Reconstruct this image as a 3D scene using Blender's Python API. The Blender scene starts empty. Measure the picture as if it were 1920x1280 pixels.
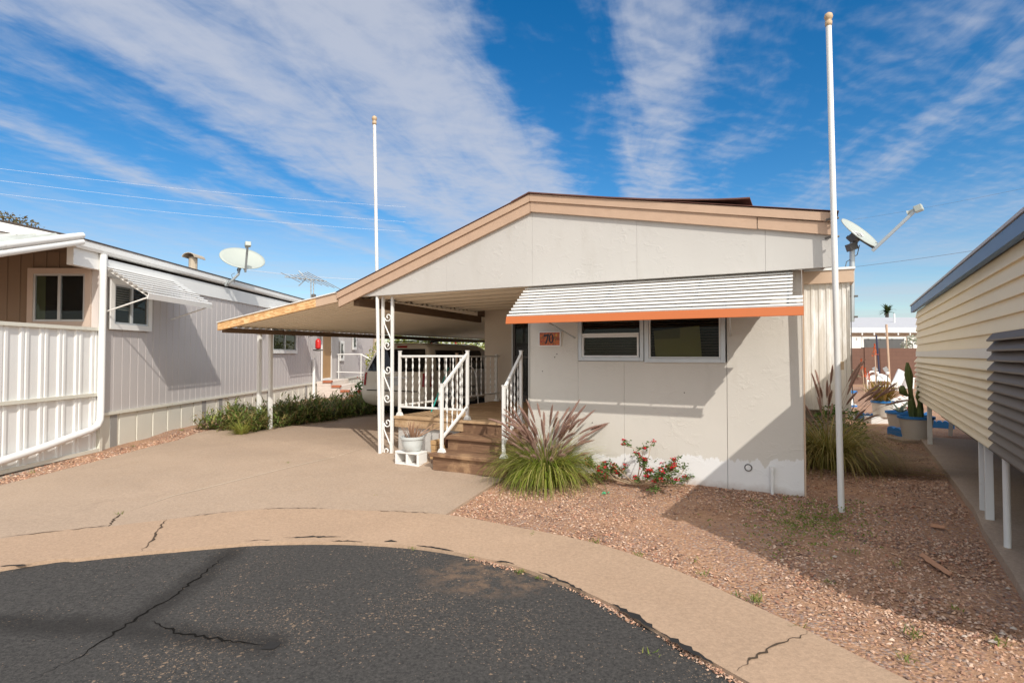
import bpy, math, random
import numpy as np
from mathutils import Vector, Matrix, geometry
from mathutils import noise as mnoise
R = random.Random(11)
scene = bpy.context.scene
COL = scene.collection
FPX = 1050.0; CH = 1.45; PITCH = math.atan(25/FPX)
# ------------------------------------------------------------------ frames
CORNER = Vector((3.026, 5.83, 0))
U = Vector((.8865, -.4627, 0)); V = Vector((.4627, .8865, 0))
FH = Matrix.Translation(CORNER) @ Matrix.Rotation(math.atan2(-.4627, .8865), 4, 'Z')
FL = Matrix.Translation((-6.6, 8.95, 0)) @ Matrix.Rotation(.0095, 4, 'Z')
FR = Matrix.Translation((3.81, 4.37, 0)) @ Matrix.Rotation(math.atan2(-.5193, .8546), 4, 'Z')
I4 = Matrix()
def ss(a, b, x):
    t = min(1, max(0, (x-a)/(b-a))); return t*t*(3-2*t)
def G(x, y):
    dx = x-CORNER.x; dy = y-CORNER.y
    p = -(dx*V.x+dy*V.y); s = -(dx*U.x+dy*U.y)
    k = 1 - .45*ss(3, 8, s)
    return -(.09*ss(0, .6, p)+.08*ss(.6, 3.2, p))*k
def ray(px, py):
    x = (px-960)/FPX; y = (640-py)/FPX; c = math.cos(PITCH); s = math.sin(PITCH)
    return Vector((x, c-y*s, s+y*c))
def atY(px, py, Y):
    d = ray(px, py); t = Y/d.y
    return Vector((d.x*t, Y, CH+d.z*t))
def atG(px, py):
    d = ray(px, py); z = 0
    for i in range(8):
        t = (z-CH)/d.z; z = G(d.x*t, d.y*t)
    t = (z-CH)/d.z
    return Vector((d.x*t, d.y*t, z))
def toH(w): return FH.inverted() @ w
# ------------------------------------------------------------------ materials
MATS = {}
def nodes_of(name):
    m = bpy.data.materials.new(name); m.use_nodes = True
    nt = m.node_tree; b = nt.nodes['Principled BSDF']
    return m, nt, b
def nd(nt, t, **kw):
    n = nt.nodes.new(t)
    for k, v in kw.items():
        if k in n.inputs: n.inputs[k].default_value = v
        else: setattr(n, k, v)
    return n
def mixc(nt, fac, a, b, mode='MIX'):
    n = nt.nodes.new('ShaderNodeMix'); n.data_type = 'RGBA'; n.blend_type = mode
    for sock, val in ((n.inputs[0], fac), (n.inputs[6], a), (n.inputs[7], b)):
        if hasattr(val, 'default_value') or hasattr(val, 'links'): nt.links.new(val, sock)
        elif isinstance(val, (int, float)): sock.default_value = val
        else: sock.default_value = (*val[:3], 1)
    return n.outputs[2]
def mth(nt, op, a, b=None, c=None, clamp=False):
    n = nt.nodes.new('ShaderNodeMath'); n.operation = op; n.use_clamp = clamp
    for i, v in enumerate((a, b, c)):
        if v is None: continue
        if isinstance(v, (int, float)): n.inputs[i].default_value = v
        else: nt.links.new(v, n.inputs[i])
    return n.outputs[0]
def maprange(nt, v, a, b, c=0, d=1):
    n = nt.nodes.new('ShaderNodeMapRange'); nt.links.new(v, n.inputs[0])
    for i, q in enumerate((a, b, c, d)): n.inputs[i+1].default_value = q
    return n.outputs[0]
def coords(nt, scale=(1, 1, 1)):
    tc = nt.nodes.new('ShaderNodeTexCoord'); mp = nt.nodes.new('ShaderNodeMapping')
    mp.inputs['Scale'].default_value = scale
    nt.links.new(tc.outputs['Object'], mp.inputs[0]); return mp.outputs[0]
def noi(nt, vec, scale, detail=5, rough=.55, dist=0):
    n = nt.nodes.new('ShaderNodeTexNoise'); nt.links.new(vec, n.inputs['Vector'])
    n.inputs['Scale'].default_value = scale; n.inputs['Detail'].default_value = detail
    n.inputs['Roughness'].default_value = rough; n.inputs['Distortion'].default_value = dist
    return n.outputs['Fac']
def vor(nt, vec, scale, feat='F1', out='Distance'):
    n = nt.nodes.new('ShaderNodeTexVoronoi'); nt.links.new(vec, n.inputs['Vector']); n.feature = feat
    n.inputs['Scale'].default_value = scale; return n.outputs[out]
def bump(nt, b, h, dist=.01, strength=1):
    n = nt.nodes.new('ShaderNodeBump'); n.inputs['Distance'].default_value = dist; n.inputs['Strength'].default_value = strength
    nt.links.new(h, n.inputs['Height']); nt.links.new(n.outputs[0], b.inputs['Normal'])
def mat(name, c, rough=.6, var=.12, vscale=3, grime=None, gs=(1, 1, 1), gscale=2, gth=(.55, .75), bmp=0, bscale=40, metal=0, spec=.5, gamount=.6):
    """painted / plain surface: slow colour drift, optional grime with its own shape, fine bump"""
    if name in MATS: return MATS[name]
    m, nt, b = nodes_of(name); v = coords(nt)
    n1 = noi(nt, v, vscale, 6)
    col = mixc(nt, n1, [x*(1-var) for x in c], [min(1, x*(1+var)) for x in c])
    if grime:
        vg = coords(nt, gs); g = maprange(nt, noi(nt, vg, gscale, 8, .65), gth[0], gth[1], 0, gamount)
        col = mixc(nt, g, col, grime)
    nt.links.new(col, b.inputs['Base Color']); b.inputs['Roughness'].default_value = rough
    b.inputs['Metallic'].default_value = metal; b.inputs['Specular IOR Level'].default_value = spec
    if bmp: bump(nt, b, noi(nt, v, bscale, 4), bmp)
    MATS[name] = m; return m
def leafmat(name, cols, trans=.35, rough=.55):
    m, nt, b = nodes_of(name)
    g = nt.nodes.new('ShaderNodeNewGeometry'); r = nt.nodes.new('ShaderNodeValToRGB')
    nt.links.new(g.outputs['Random Per Island'], r.inputs[0])
    e = r.color_ramp.elements
    while len(e) < len(cols): e.new(.5)
    for i, c in enumerate(cols): e[i].position = i/(len(cols)-1); e[i].color = (*c, 1)
    nt.links.new(r.outputs[0], b.inputs['Base Color']); b.inputs['Roughness'].default_value = rough
    b.inputs['Specular IOR Level'].default_value = .3
    t = nt.nodes.new('ShaderNodeBsdfTranslucent'); nt.links.new(r.outputs[0], t.inputs[0])
    mx = nt.nodes.new('ShaderNodeMixShader'); mx.inputs[0].default_value = trans
    nt.links.new(b.outputs[0], mx.inputs[1]); nt.links.new(t.outputs[0], mx.inputs[2])
    nt.links.new(mx.outputs[0], nt.nodes['Material Output'].inputs[0])
    MATS[name] = m; return m
def stucco(name, c, base=False):
    m, nt, b = nodes_of(name); v = coords(nt)
    n1 = noi(nt, v, 1.3, 6, .6); n2 = noi(nt, coords(nt, (1, 1, .25)), 5, 5)
    col = mixc(nt, n1, [x*.93 for x in c], [min(1, x*1.06) for x in c])
    col = mixc(nt, maprange(nt, n2, .58, .8, 0, .35), col, [c[0]*.8, c[1]*.77, c[2]*.72])
    if base:
        sep = nt.nodes.new('ShaderNodeSeparateXYZ'); nt.links.new(v, sep.inputs[0])
        edge = mth(nt, 'MULTIPLY', noi(nt, coords(nt, (1, 1, .3)), 3.2, 8, .65), .5)
        edge = mth(nt, 'ADD', edge, mth(nt, 'MULTIPLY', sep.outputs[0], .05))
        k = mth(nt, 'SUBTRACT', edge, sep.outputs[2])
        col = mixc(nt, maprange(nt, k, -.03, -.015), col, (.78, .77, .755))
        dirt = maprange(nt, mth(nt, 'ADD', sep.outputs[2], mth(nt, 'MULTIPLY', noi(nt, v, 6, 6, .7), .16)), .15, .04)
        col = mixc(nt, mth(nt, 'MULTIPLY', dirt, .6), col, (.33, .22, .15))
    nt.links.new(col, b.inputs['Base Color']); b.inputs['Roughness'].default_value = .85
    b.inputs['Specular IOR Level'].default_value = .25
    trowel = maprange(nt, noi(nt, coords(nt, (1, 1, 1.3)), 9, 6, .62, .9), .5, .72)
    patch = maprange(nt, noi(nt, v, 2.2, 3, .5), .42, .62, .15, 1)
    h = mth(nt, 'ADD', mth(nt, 'MULTIPLY', trowel, patch), mth(nt, 'MULTIPLY', noi(nt, v, 70, 5, .7), .22))
    bump(nt, b, h, .0035, .8)
    MATS[name] = m; return m
def glassmat(name, tint=(.02, .022, .022), refl=.04):
    m, nt, b = nodes_of(name); nt.nodes.remove(b)
    tr = nt.nodes.new('ShaderNodeBsdfTransparent'); tr.inputs[0].default_value = (.8, .81, .79, 1)
    gl = nt.nodes.new('ShaderNodeBsdfGlossy'); gl.inputs['Roughness'].default_value = .02
    df = nt.nodes.new('ShaderNodeBsdfDiffuse'); df.inputs[0].default_value = (*tint, 1)
    fr = nt.nodes.new('ShaderNodeLayerWeight'); fr.inputs[0].default_value = .5
    gg = nt.nodes.new('ShaderNodeNewGeometry')
    m1 = nt.nodes.new('ShaderNodeMixShader'); m1.inputs[0].default_value = .08
    nt.links.new(tr.outputs[0], m1.inputs[1]); nt.links.new(df.outputs[0], m1.inputs[2])
    m2 = nt.nodes.new('ShaderNodeMixShader')
    k = mth(nt, 'ADD', mth(nt, 'MULTIPLY', mth(nt, 'POWER', fr.outputs['Facing'], 4), .6), refl*.6)
    nt.links.new(mth(nt, 'MULTIPLY', k, mth(nt, 'SUBTRACT', 1, gg.outputs['Backfacing'])), m2.inputs[0])
    nt.links.new(m1.outputs[0], m2.inputs[1]); nt.links.new(gl.outputs[0], m2.inputs[2])
    nt.links.new(m2.outputs[0], nt.nodes['Material Output'].inputs[0])
    MATS[name] = m; return m
def woodmat(name, c1, c2, axis='x', rough=.75, worn=None):
    m, nt, b = nodes_of(name)
    sc = {'x': (1.2, 14, 14), 'y': (14, 1.2, 14), 'z': (14, 14, 1.2)}[axis]
    v = coords(nt, sc); n = noi(nt, v, 2.2, 8, .65, .4)
    g = nt.nodes.new('ShaderNodeNewGeometry')
    col = mixc(nt, maprange(nt, n, .3, .7), c1, c2)
    col = mixc(nt, mth(nt, 'MULTIPLY', g.outputs['Random Per Island'], .45), col, [x*.55 for x in c1])
    if worn:
        w = maprange(nt, noi(nt, coords(nt), 3.5, 7, .65), .52, .66, 0, .85)
        col = mixc(nt, w, col, worn)
    nt.links.new(col, b.inputs['Base Color']); b.inputs['Roughness'].default_value = rough
    b.inputs['Specular IOR Level'].default_value = .25
    bump(nt, b, n, .004)
    MATS[name] = m; return m
def osbmat(name):
    m, nt, b = nodes_of(name)
    v = coords(nt, (1, 1, 1)); 
    n = nt.nodes.new('ShaderNodeTexVoronoi'); nt.links.new(coords(nt, (12, 12, 45)), n.inputs['Vector']); n.inputs['Scale'].default_value = 1.2
    bw = nt.nodes.new('ShaderNodeRGBToBW'); nt.links.new(n.outputs['Color'], bw.inputs[0])
    r = nt.nodes.new('ShaderNodeValToRGB'); nt.links.new(bw.outputs[0], r.inputs[0])
    e = r.color_ramp.elements; e[0].color = (.5, .25, .1, 1); e[1].color = (.85, .6, .32, 1)
    x = e.new(.5); x.color = (.72, .43, .19, 1)
    nt.links.new(r.outputs[0], b.inputs['Base Color']); b.inputs['Roughness'].default_value = .8
    MATS[name] = m; return m
# ------------------------------------------------------------------ mesh builder
MW = {}
class MB:
    def __init__(s, F=None):
        s.v = []; s.f = []; s.mi = []; s.F = F or I4; s.cur = 0
    def add(s, vs, fs):
        n = len(s.v); s.v.extend([Vector(q) for q in vs])
        for f in fs: s.f.append(tuple(i+n for i in f)); s.mi.append(s.cur)
        return s
    def box(s, x0, x1, y0, y1, z0, z1):
        vs = [(x0, y0, z0), (x1, y0, z0), (x1, y1, z0), (x0, y1, z0), (x0, y0, z1), (x1, y0, z1), (x1, y1, z1), (x0, y1, z1)]
        return s.add(vs, [(0, 3, 2, 1), (4, 5, 6, 7), (0, 1, 5, 4), (1, 2, 6, 5), (2, 3, 7, 6), (3, 0, 4, 7)])
    def bar(s, a, b, w, h, up=(0, 0, 1)):
        a = Vector(a); b = Vector(b); d = (b-a).normalized(); up = Vector(up)
        x = d.cross(up)
        if x.length < 1e-4: x = d.cross(Vector((1, 0, 0)))
        x.normalize(); y = x.cross(d).normalized()
        vs = []
        for p in (a, b):
            for sx, sy in ((-1, -1), (1, -1), (1, 1), (-1, 1)): vs.append(p+x*sx*w/2+y*sy*h/2)
        return s.add(vs, [(0, 1, 2, 3), (7, 6, 5, 4), (0, 4, 5, 1), (1, 5, 6, 2), (2, 6, 7, 3), (3, 7, 4, 0)])
    def tube(s, pts, r, n=8, cap=True, flat=1.0):
        pts = [Vector(p) for p in pts]; k = len(pts)
        rs = r if isinstance(r, (list, tuple)) else [r]*k
        vs = []; fs = []; pn = None
        for i, p in enumerate(pts):
            d = (pts[min(i+1, k-1)]-pts[max(i-1, 0)]).normalized()
            if pn is None:
                pn = d.cross(Vector((0, 0, 1)))
                if pn.length < 1e-3: pn = Vector((1, 0, 0))
            pn = (pn-d*pn.dot(d)).normalized(); q = d.cross(pn)
            for j in range(n):
                a = 2*math.pi*j/n
                vs.append(p+(pn*math.cos(a)+q*math.sin(a)*flat)*rs[i])
        for i in range(k-1):
            for j in range(n):
                a = i*n+j; b = i*n+(j+1) % n
                fs.append((a, b, b+n, a+n))
        if cap: fs.append(tuple(reversed(range(n)))); fs.append(tuple(range((k-1)*n, k*n)))
        return s.add(vs, fs)
    def lathe(s, c, prof, n=20, sq=False):
        c = Vector(c); vs = []; fs = []
        for r, z in prof:
            for j in range(n):
                a = 2*math.pi*(j+.5)/n; vs.append(c+Vector((r*math.cos(a), r*math.sin(a), z)))
        for i in range(len(prof)-1):
            for j in range(n):
                a = i*n+j; b = i*n+(j+1) % n; fs.append((a, b, b+n, a+n))
        fs.append(tuple(reversed(range(n)))); fs.append(tuple(range((len(prof)-1)*n, len(prof)*n)))
        return s.add(vs, fs)
    def prism(s, poly, a0, a1, axis='y'):
        # poly in (x,z) extruded along y, or (x,y) along z, or (y,z) along x
        def P(u, w, a): return {'y': (u, a, w), 'z': (u, w, a), 'x': (a, u, w)}[axis]
        n = len(poly); vs = [P(u, w, a0) for u, w in poly]+[P(u, w, a1) for u, w in poly]
        fs = [tuple(range(n)), tuple(reversed(range(n, 2*n)))]
        fs += [(i, i+n, (i+1) % n+n, (i+1) % n) for i in range(n)]
        return s.add(vs, fs)
    def profile(s, prof, a, b):
        """prof: function-free list of 3D points at start; swept by vector b-a as an open sheet"""
        d = Vector(b)-Vector(a); n = len(prof)
        vs = [Vector(p) for p in prof]+[Vector(p)+d for p in prof]
        return s.add(vs, [(i, i+1, i+1+n, i+n) for i in range(n-1)])
    def quad(s, a, b, c, d): return s.add([a, b, c, d], [(0, 1, 2, 3)])
    def build(s, name, m, parent=None, base=None, rotz=0, smooth=False, bevel=0, label=None, cat=None, group=None, kind=None, solid=0, fixn=True):
        if parent is not None: M0 = MW[parent]
        elif base is not None: M0 = Matrix.Translation(Vector(base)) @ Matrix.Rotation(rotz, 4, 'Z')
        else: M0 = I4
        A = M0.inverted() @ s.F
        me = bpy.data.meshes.new(name); me.from_pydata([A @ q for q in s.v], [], s.f)
        ms = m if isinstance(m, (list, tuple)) else [m]
        for q in ms: me.materials.append(q)
        if len(ms) > 1: me.polygons.foreach_set('material_index', s.mi)
        if fixn:
            import bmesh
            bm = bmesh.new(); bm.from_mesh(me); bmesh.ops.recalc_face_normals(bm, faces=bm.faces); bm.to_mesh(me); bm.free()
        if smooth:
            me.polygons.foreach_set('use_smooth', [True]*len(me.polygons))
        me.update()
        o = bpy.data.objects.new(name, me); COL.objects.link(o)
        if parent is not None: o.parent = parent
        elif base is not None: o.location = base; o.rotation_euler = (0, 0, rotz)
        MW[o] = M0
        if smooth == 'auto':
            try:
                mod = o.modifiers.new('es', 'EDGE_SPLIT'); mod.split_angle = math.radians(40)
            except Exception: pass
        if solid: md = o.modifiers.new('solid', 'SOLIDIFY'); md.thickness = solid; md.offset = 0
        if bevel: md = o.modifiers.new('bevel', 'BEVEL'); md.width = bevel; md.segments = 2; md.limit_method = 'ANGLE'
        tag(o, label, cat, group, kind)
        return o
def tag(o, label=None, cat=None, group=None, kind=None):
    for k, q in (('label', label), ('category', cat), ('group', group), ('kind', kind)):
        if q: o[k] = q
    return o
def thing(name, label, cat, loc, rotz=0, group=None):
    o = bpy.data.objects.new(name, None); COL.objects.link(o); o.empty_display_size = .2
    o.location = loc; o.rotation_euler = (0, 0, rotz)
    MW[o] = Matrix.Translation(Vector(loc)) @ Matrix.Rotation(rotz, 4, 'Z')
    return tag(o, label, cat, group)
ROTH = math.atan2(-.4627, .8865)
def thingH(name, label, cat, x, y, z=0, group=None):
    return thing(name, label, cat, FH @ Vector((x, y, z)), ROTH, group)
def dup(root, loc, rotz, label=None, group=None):
    r = root.copy(); COL.objects.link(r); r.location = loc; r.rotation_euler = (0, 0, rotz)
    MW[r] = Matrix.Translation(Vector(loc)) @ Matrix.Rotation(rotz, 4, 'Z')
    if label: r['label'] = label
    if group: r['group'] = group
    for ch in list(root.children):
        c = ch.copy(); COL.objects.link(c); c.parent = r; MW[c] = MW[r]
        for g in ch.children:
            d = g.copy(); COL.objects.link(d); d.parent = c; MW[d] = MW[r]
    return r
def poly_sheet(poly, step, dz, edge=.12, jit=0, hfun=G, thick=.1):
    """tessellated sheet following the ground, with a skirt down its rim; poly = list of (x,y)"""
    pts = []
    n = len(poly)
    for i in range(n):
        a = Vector(poly[i]).to_2d(); b = Vector(poly[(i+1) % n]).to_2d(); L = (b-a).length
        k = max(1, min(400, int(L/edge)))
        for j in range(k):
            q = a.lerp(b, j/k)
            if jit and 0 < j:
                q = q+Vector((mnoise.noise((q.x*3.1, q.y*3.1, 1))+.5*mnoise.noise((q.x*13, q.y*13, 4)), mnoise.noise((q.x*3.1, q.y*3.1, 7))+.5*mnoise.noise((q.x*13, q.y*13, 9))))*jit
            pts.append(q)
    nb = len(pts)
    xs = [p.x for p in pts]; ys = [p.y for p in pts]
    x = min(xs)+step*.37
    P2 = list(pts)
    arr = np.array([(p.x, p.y) for p in pts])
    while x < max(xs):
        y = min(ys)+step*.41
        while y < max(ys):
            if np.min((arr[:, 0]-x)**2+(arr[:, 1]-y)**2) > (step*.3)**2: P2.append(Vector((x, y)))
            y += step
        x += step
    v, e, f, _, _, _ = geometry.delaunay_2d_cdt(P2, [], [list(range(nb))], 1, 1e-5)
    mb = MB(); mb.add([(q.x, q.y, hfun(q.x, q.y)+dz) for q in v], [tuple(t) for t in f])
    rim = [(q.x, q.y, hfun(q.x, q.y)+dz) for q in pts]; low = [(a, b, c-thick) for a, b, c in rim]
    mb.add(rim+low, [(i, (i+1) % nb, (i+1) % nb+nb, i+nb) for i in range(nb)])
    return mb
# ------------------------------------------------------------------ foliage helpers
def blade(mb, root, az, el, L, w, droop, n=4, twist=0):
    """one tapering grass blade: starts at elevation el, bends down by droop radians along its length"""
    p = Vector(root); vs = []; side = Vector((-math.sin(az+twist), math.cos(az+twist), 0))
    for i in range(n+1):
        t = i/n; ww = w*(1-t**1.6)*.5+.0004
        vs += [p-side*ww, p+side*ww]
        e = el-droop*(t+.5/n)**1.3
        p = p+Vector((math.cos(az)*math.cos(e), math.sin(az)*math.cos(e), math.sin(e)))*(L/n)
    mb.add(vs, [(2*i, 2*i+1, 2*i+3, 2*i+2) for i in range(n)])
    return p
def leaf(mb, c, size, rnd=R, asp=.5, updir=None):
    d = Vector((rnd.gauss(0, 1), rnd.gauss(0, 1), rnd.gauss(0, .7))).normalized()
    q = Vector((rnd.gauss(0, 1), rnd.gauss(0, 1), rnd.gauss(0, 1))); s = d.cross(q)
    if s.length < 1e-3: return
    s.normalize(); s *= size*asp*.5; nrm = d.cross(s).normalized()*size*.08
    c = Vector(c); d *= size*.5
    mb.add([c-d, c+s+nrm, c+d, c-s+nrm], [(0, 1, 2, 3)])
def blob(mb, c, r, sub=1, rnd=R, jit=.25, sq=(1, 1, 1)):
    """small faceted stone"""
    vs = [(1, 0, 0), (-1, 0, 0), (0, 1, 0), (0, -1, 0), (0, 0, 1), (0, 0, -1)]
    fs = [(0, 2, 4), (2, 1, 4), (1, 3, 4), (3, 0, 4), (2, 0, 5), (1, 2, 5), (3, 1, 5), (0, 3, 5)]
    vs = [Vector((x*sq[0], y*sq[1], z*sq[2]))*r*(1+rnd.uniform(-jit, jit))+Vector(c) for x, y, z in vs]
    mb.add(vs, fs)
# ================================================================== materials list
WHITE = mat('white_paint', (.78, .77, .74), .45, .05, grime=(.42, .3, .2), gscale=5, gth=(.62, .8))
WHITE_CLEAN = mat('white_metal', (.8, .8, .78), .4, .04)
STUC = stucco('stucco_wall', (.65, .61, .545), True)
STUCG = stucco('stucco_gable', (.53, .505, .47))
FASC = mat('fascia_tan', (.5, .34, .235), .7, .12, 6, grime=(.3, .17, .1), gs=(.4, 1, 3), gscale=8, gth=(.6, .75), bmp=.002)
OSB = osbmat('osb_board')
ROOFB = mat('roof_brown', (.13, .055, .04), .85, .3, 8, bmp=.004)
ORANGE = mat('orange_paint', (.53, .142, .036), .45, .05)
CEIL = mat('porch_ceiling', (.85, .77, .63), .5, .06, 2)
BEAMW = woodmat('beam_wood', (.13, .085, .055), (.21, .14, .09), 'y')
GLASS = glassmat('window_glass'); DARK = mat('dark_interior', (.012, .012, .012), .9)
ALU = mat('aluminium', (.55, .56, .56), .4, .1, 8, metal=.4)
BLIND = mat('blind_slat', (.1, .078, .062), .6)
OLIVE = mat('olive_card', (.27, .245, .075), .8, .08)
OLIVE2 = mat('olive_card_dark', (.17, .15, .055), .8, .08)
DECK = woodmat('deck_wood', (.4, .25, .135), (.58, .4, .235), 'x', worn=(.62, .45, .28))
STEPW = woodmat('step_wood', (.15, .082, .05), (.3, .175, .1), 'x', worn=(.4, .25, .14))
DOORW = mat('entry_wall_paint', (.6, .52, .43), .7, .06)
SIDM = mat('addition_siding', (.66, .61, .54), .55, .06, 2, grime=(.85, .84, .82), gs=(3, 3, .5), gscale=1.5, gth=(.5, .6), gamount=.9)
TRIML = mat('tan_trim', (.56, .4, .28), .6)
LILAC = mat('lilac_siding', (.5, .465, .448), .75, .05, 2, grime=(.4, .34, .3), gs=(2, 2, .3), gscale=3, gth=(.62, .8), gamount=.4)
TANS = mat('tan_siding', (.25, .175, .115), .75, .05, 2)
SKIRT = mat('skirting_panel', (.68, .66, .57), .5, .06, 3, grime=(.4, .3, .2), gs=(1, 1, .3), gscale=4, gth=(.6, .8))
VENTM = mat('vent_mesh', (.3, .29, .27), .6, .2, 60)
RIBW = mat('ribbed_white', (.76, .755, .73), .45, .05, 3)
SHINGLE = mat('shingle', (.06, .045, .04), .9, .4, 12, bmp=.006)
CREAM = mat('cream_slat', (.79, .675, .48), .55, .05, 2, grime=(.4, .3, .2), gs=(1, .4, 2), gscale=5, gth=(.66, .8), gamount=.4)
BROWNS = mat('brown_slat', (.11, .084, .07), .55, .08, 3)
GREYB = mat('grey_band', (.68, .66, .62), .5, .05)
BLUETR = mat('blue_trim', (.085, .19, .36), .5, .1)
BLUEP = mat('blue_paint', (.03, .2, .52), .5, .1, 6)
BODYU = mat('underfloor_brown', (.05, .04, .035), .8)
GREYPOT = mat('grey_glaze', (.56, .59, .58), .4, .06)
BRICKS = [mat('paver_red', (.3, .15, .1), .85, .2, 10, bmp=.003), mat('paver_brown', (.2, .13, .095), .85, .2, 10, bmp=.003), mat('paver_tan', (.45, .28, .13), .85, .2, 10, bmp=.003)]
CARP = mat('car_champagne', (.66, .6, .5), .3, .03, 2, metal=0)
CARP.node_tree.nodes['Principled BSDF'].inputs['Coat Weight'].default_value = .6
CARG = mat('car_glass', (.012, .012, .013), .06, .05)
RUB = mat('rubber_black', (.02, .02, .02), .7)
REDL = mat('red_lens', (.28, .012, .014), .15, .1)
CHROME = mat('chrome', (.7, .7, .7), .15, .03, metal=1)
TEAL = mat('teal_handle', (.02, .35, .3), .4)
GREYM = mat('grey_metal', (.42, .45, .46), .4, .06, metal=.3)
DISHG = mat('dish_grey', (.4, .43, .39), .5, .04)
DARKM = mat('dark_bracket', (.12, .11, .1), .5, .2, 20)
RUSTY = mat('rusty_finial', (.5, .36, .22), .6, .3, 20)
TERRA = mat('terracotta', (.45, .2, .1), .8, .15)
BRN = mat('brown_door', (.42, .25, .11), .6, .15, 3)
PVC = mat('pvc_white', (.8, .8, .78), .35, .03)
REDP = mat('red_plastic', (.55, .02, .015), .2)
PEACH = mat('peach_siding', (.62, .46, .34), .7, .05)
WROOF = mat('white_roof', (.46, .46, .48), .7, .06)
BLACKP = mat('black_digit', (.008, .008, .01), .4)
SGREEN = mat('sign_green', (.04, .14, .03), .5); SRED = mat('sign_red', (.35, .02, .02), .5); SYEL = mat('sign_yellow', (.6, .36, .05), .5)
WIRE = mat('wire_pale', (.62, .66, .72), .5); WIRED = mat('wire_dark', (.16, .17, .19), .6)
def tilemat():
    m, nt, b = nodes_of('orange_tile'); v = coords(nt)
    n = noi(nt, v, 28, 4, .6)
    col = mixc(nt, maprange(nt, n, .4, .62), (.6, .14, .018), (.26, .045, .012))
    nt.links.new(col, b.inputs['Base Color']); b.inputs['Roughness'].default_value = .3; return m
TILE = tilemat()
def blockmat():
    m, nt, b = nodes_of('block_wall')
    br = nt.nodes.new('ShaderNodeTexBrick'); nt.links.new(coords(nt), br.inputs[0])
    br.inputs['Scale'].default_value = 1; br.inputs['Brick Width'].default_value = .4; br.inputs['Row Height'].default_value = .2
    br.inputs['Mortar Size'].default_value = .008
    br.inputs['Color1'].default_value = (.155, .082, .058, 1); br.inputs['Color2'].default_value = (.135, .07, .05, 1); br.inputs['Mortar'].default_value = (.09, .05, .038, 1)
    mp = br.inputs[0].links[0].from_node; mp.inputs['Rotation'].default_value = (math.radians(90), 0, 0)
    nt.links.new(mixc(nt, noi(nt, coords(nt), 3, 5), br.outputs[0], (.16, .085, .06)), b.inputs['Base Color']); b.inputs['Roughness'].default_value = .9
    return m
BLOCK = blockmat()
# --- ground materials
def concrete(name, c, warm):
    m, nt, b = nodes_of(name); v = coords(nt)
    n1 = noi(nt, v, .8, 7, .6, .3); n2 = noi(nt, v, 4, 6, .65); n3 = noi(nt, v, 110, 3, .7)
    col = mixc(nt, maprange(nt, n1, .3, .7), [x*.86 for x in c], [min(1, x*1.12) for x in c])
    col = mixc(nt, maprange(nt, n2, .5, .75, 0, .4), col, warm)
    st = maprange(nt, noi(nt, coords(nt, (1, .5, 1)), 1.1, 8, .7, .8), .6, .72, 0, .4)
    col = mixc(nt, st, col, [x*.6 for x in c])
    col = mixc(nt, maprange(nt, n3, .54, .7, 0, .4), col, [x*.55 for x in c])
    n4 = noi(nt, v, 38, 6, .85); col = mixc(nt, .42, col, mixc(nt, maprange(nt, n4, .36, .64), [x*.62 for x in c], [min(1, x*1.36) for x in c]))
    vv = vor(nt, v, 45); sp = mth(nt, 'MULTIPLY', maprange(nt, vv, .06, .04), maprange(nt, noi(nt, v, 9, 3), .55, .6))
    col = mixc(nt, mth(nt, 'MULTIPLY', sp, .6), col, (.12, .09, .06))
    nt.links.new(col, b.inputs['Base Color']); b.inputs['Roughness'].default_value = .85; b.inputs['Specular IOR Level'].default_value = .25
    h = mth(nt, 'ADD', mth(nt, 'MULTIPLY', n3, .4), noi(nt, v, 25, 5)); bump(nt, b, h, .004)
    MATS[name] = m; return m
DRIVE = concrete('drive_concrete', (.405, .302, .222), (.37, .255, .167))
KERB = concrete('kerb_concrete', (.42, .292, .2), (.39, .26, .168))
SLABC = concrete('path_concrete', (.42, .32, .245), (.4, .28, .19))
SEALSEG = [(tuple(atG(*a).to_2d()), tuple(atG(*b).to_2d())) for a, b in (((430, 1035), (370, 1085)), ((370, 1085), (310, 1128)), ((310, 1128), (230, 1180)), ((0, 1165), (150, 1172)), ((150, 1172), (280, 1182)), ((280, 1182), (420, 1200)), ((420, 1200), (500, 1208)))]
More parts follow.
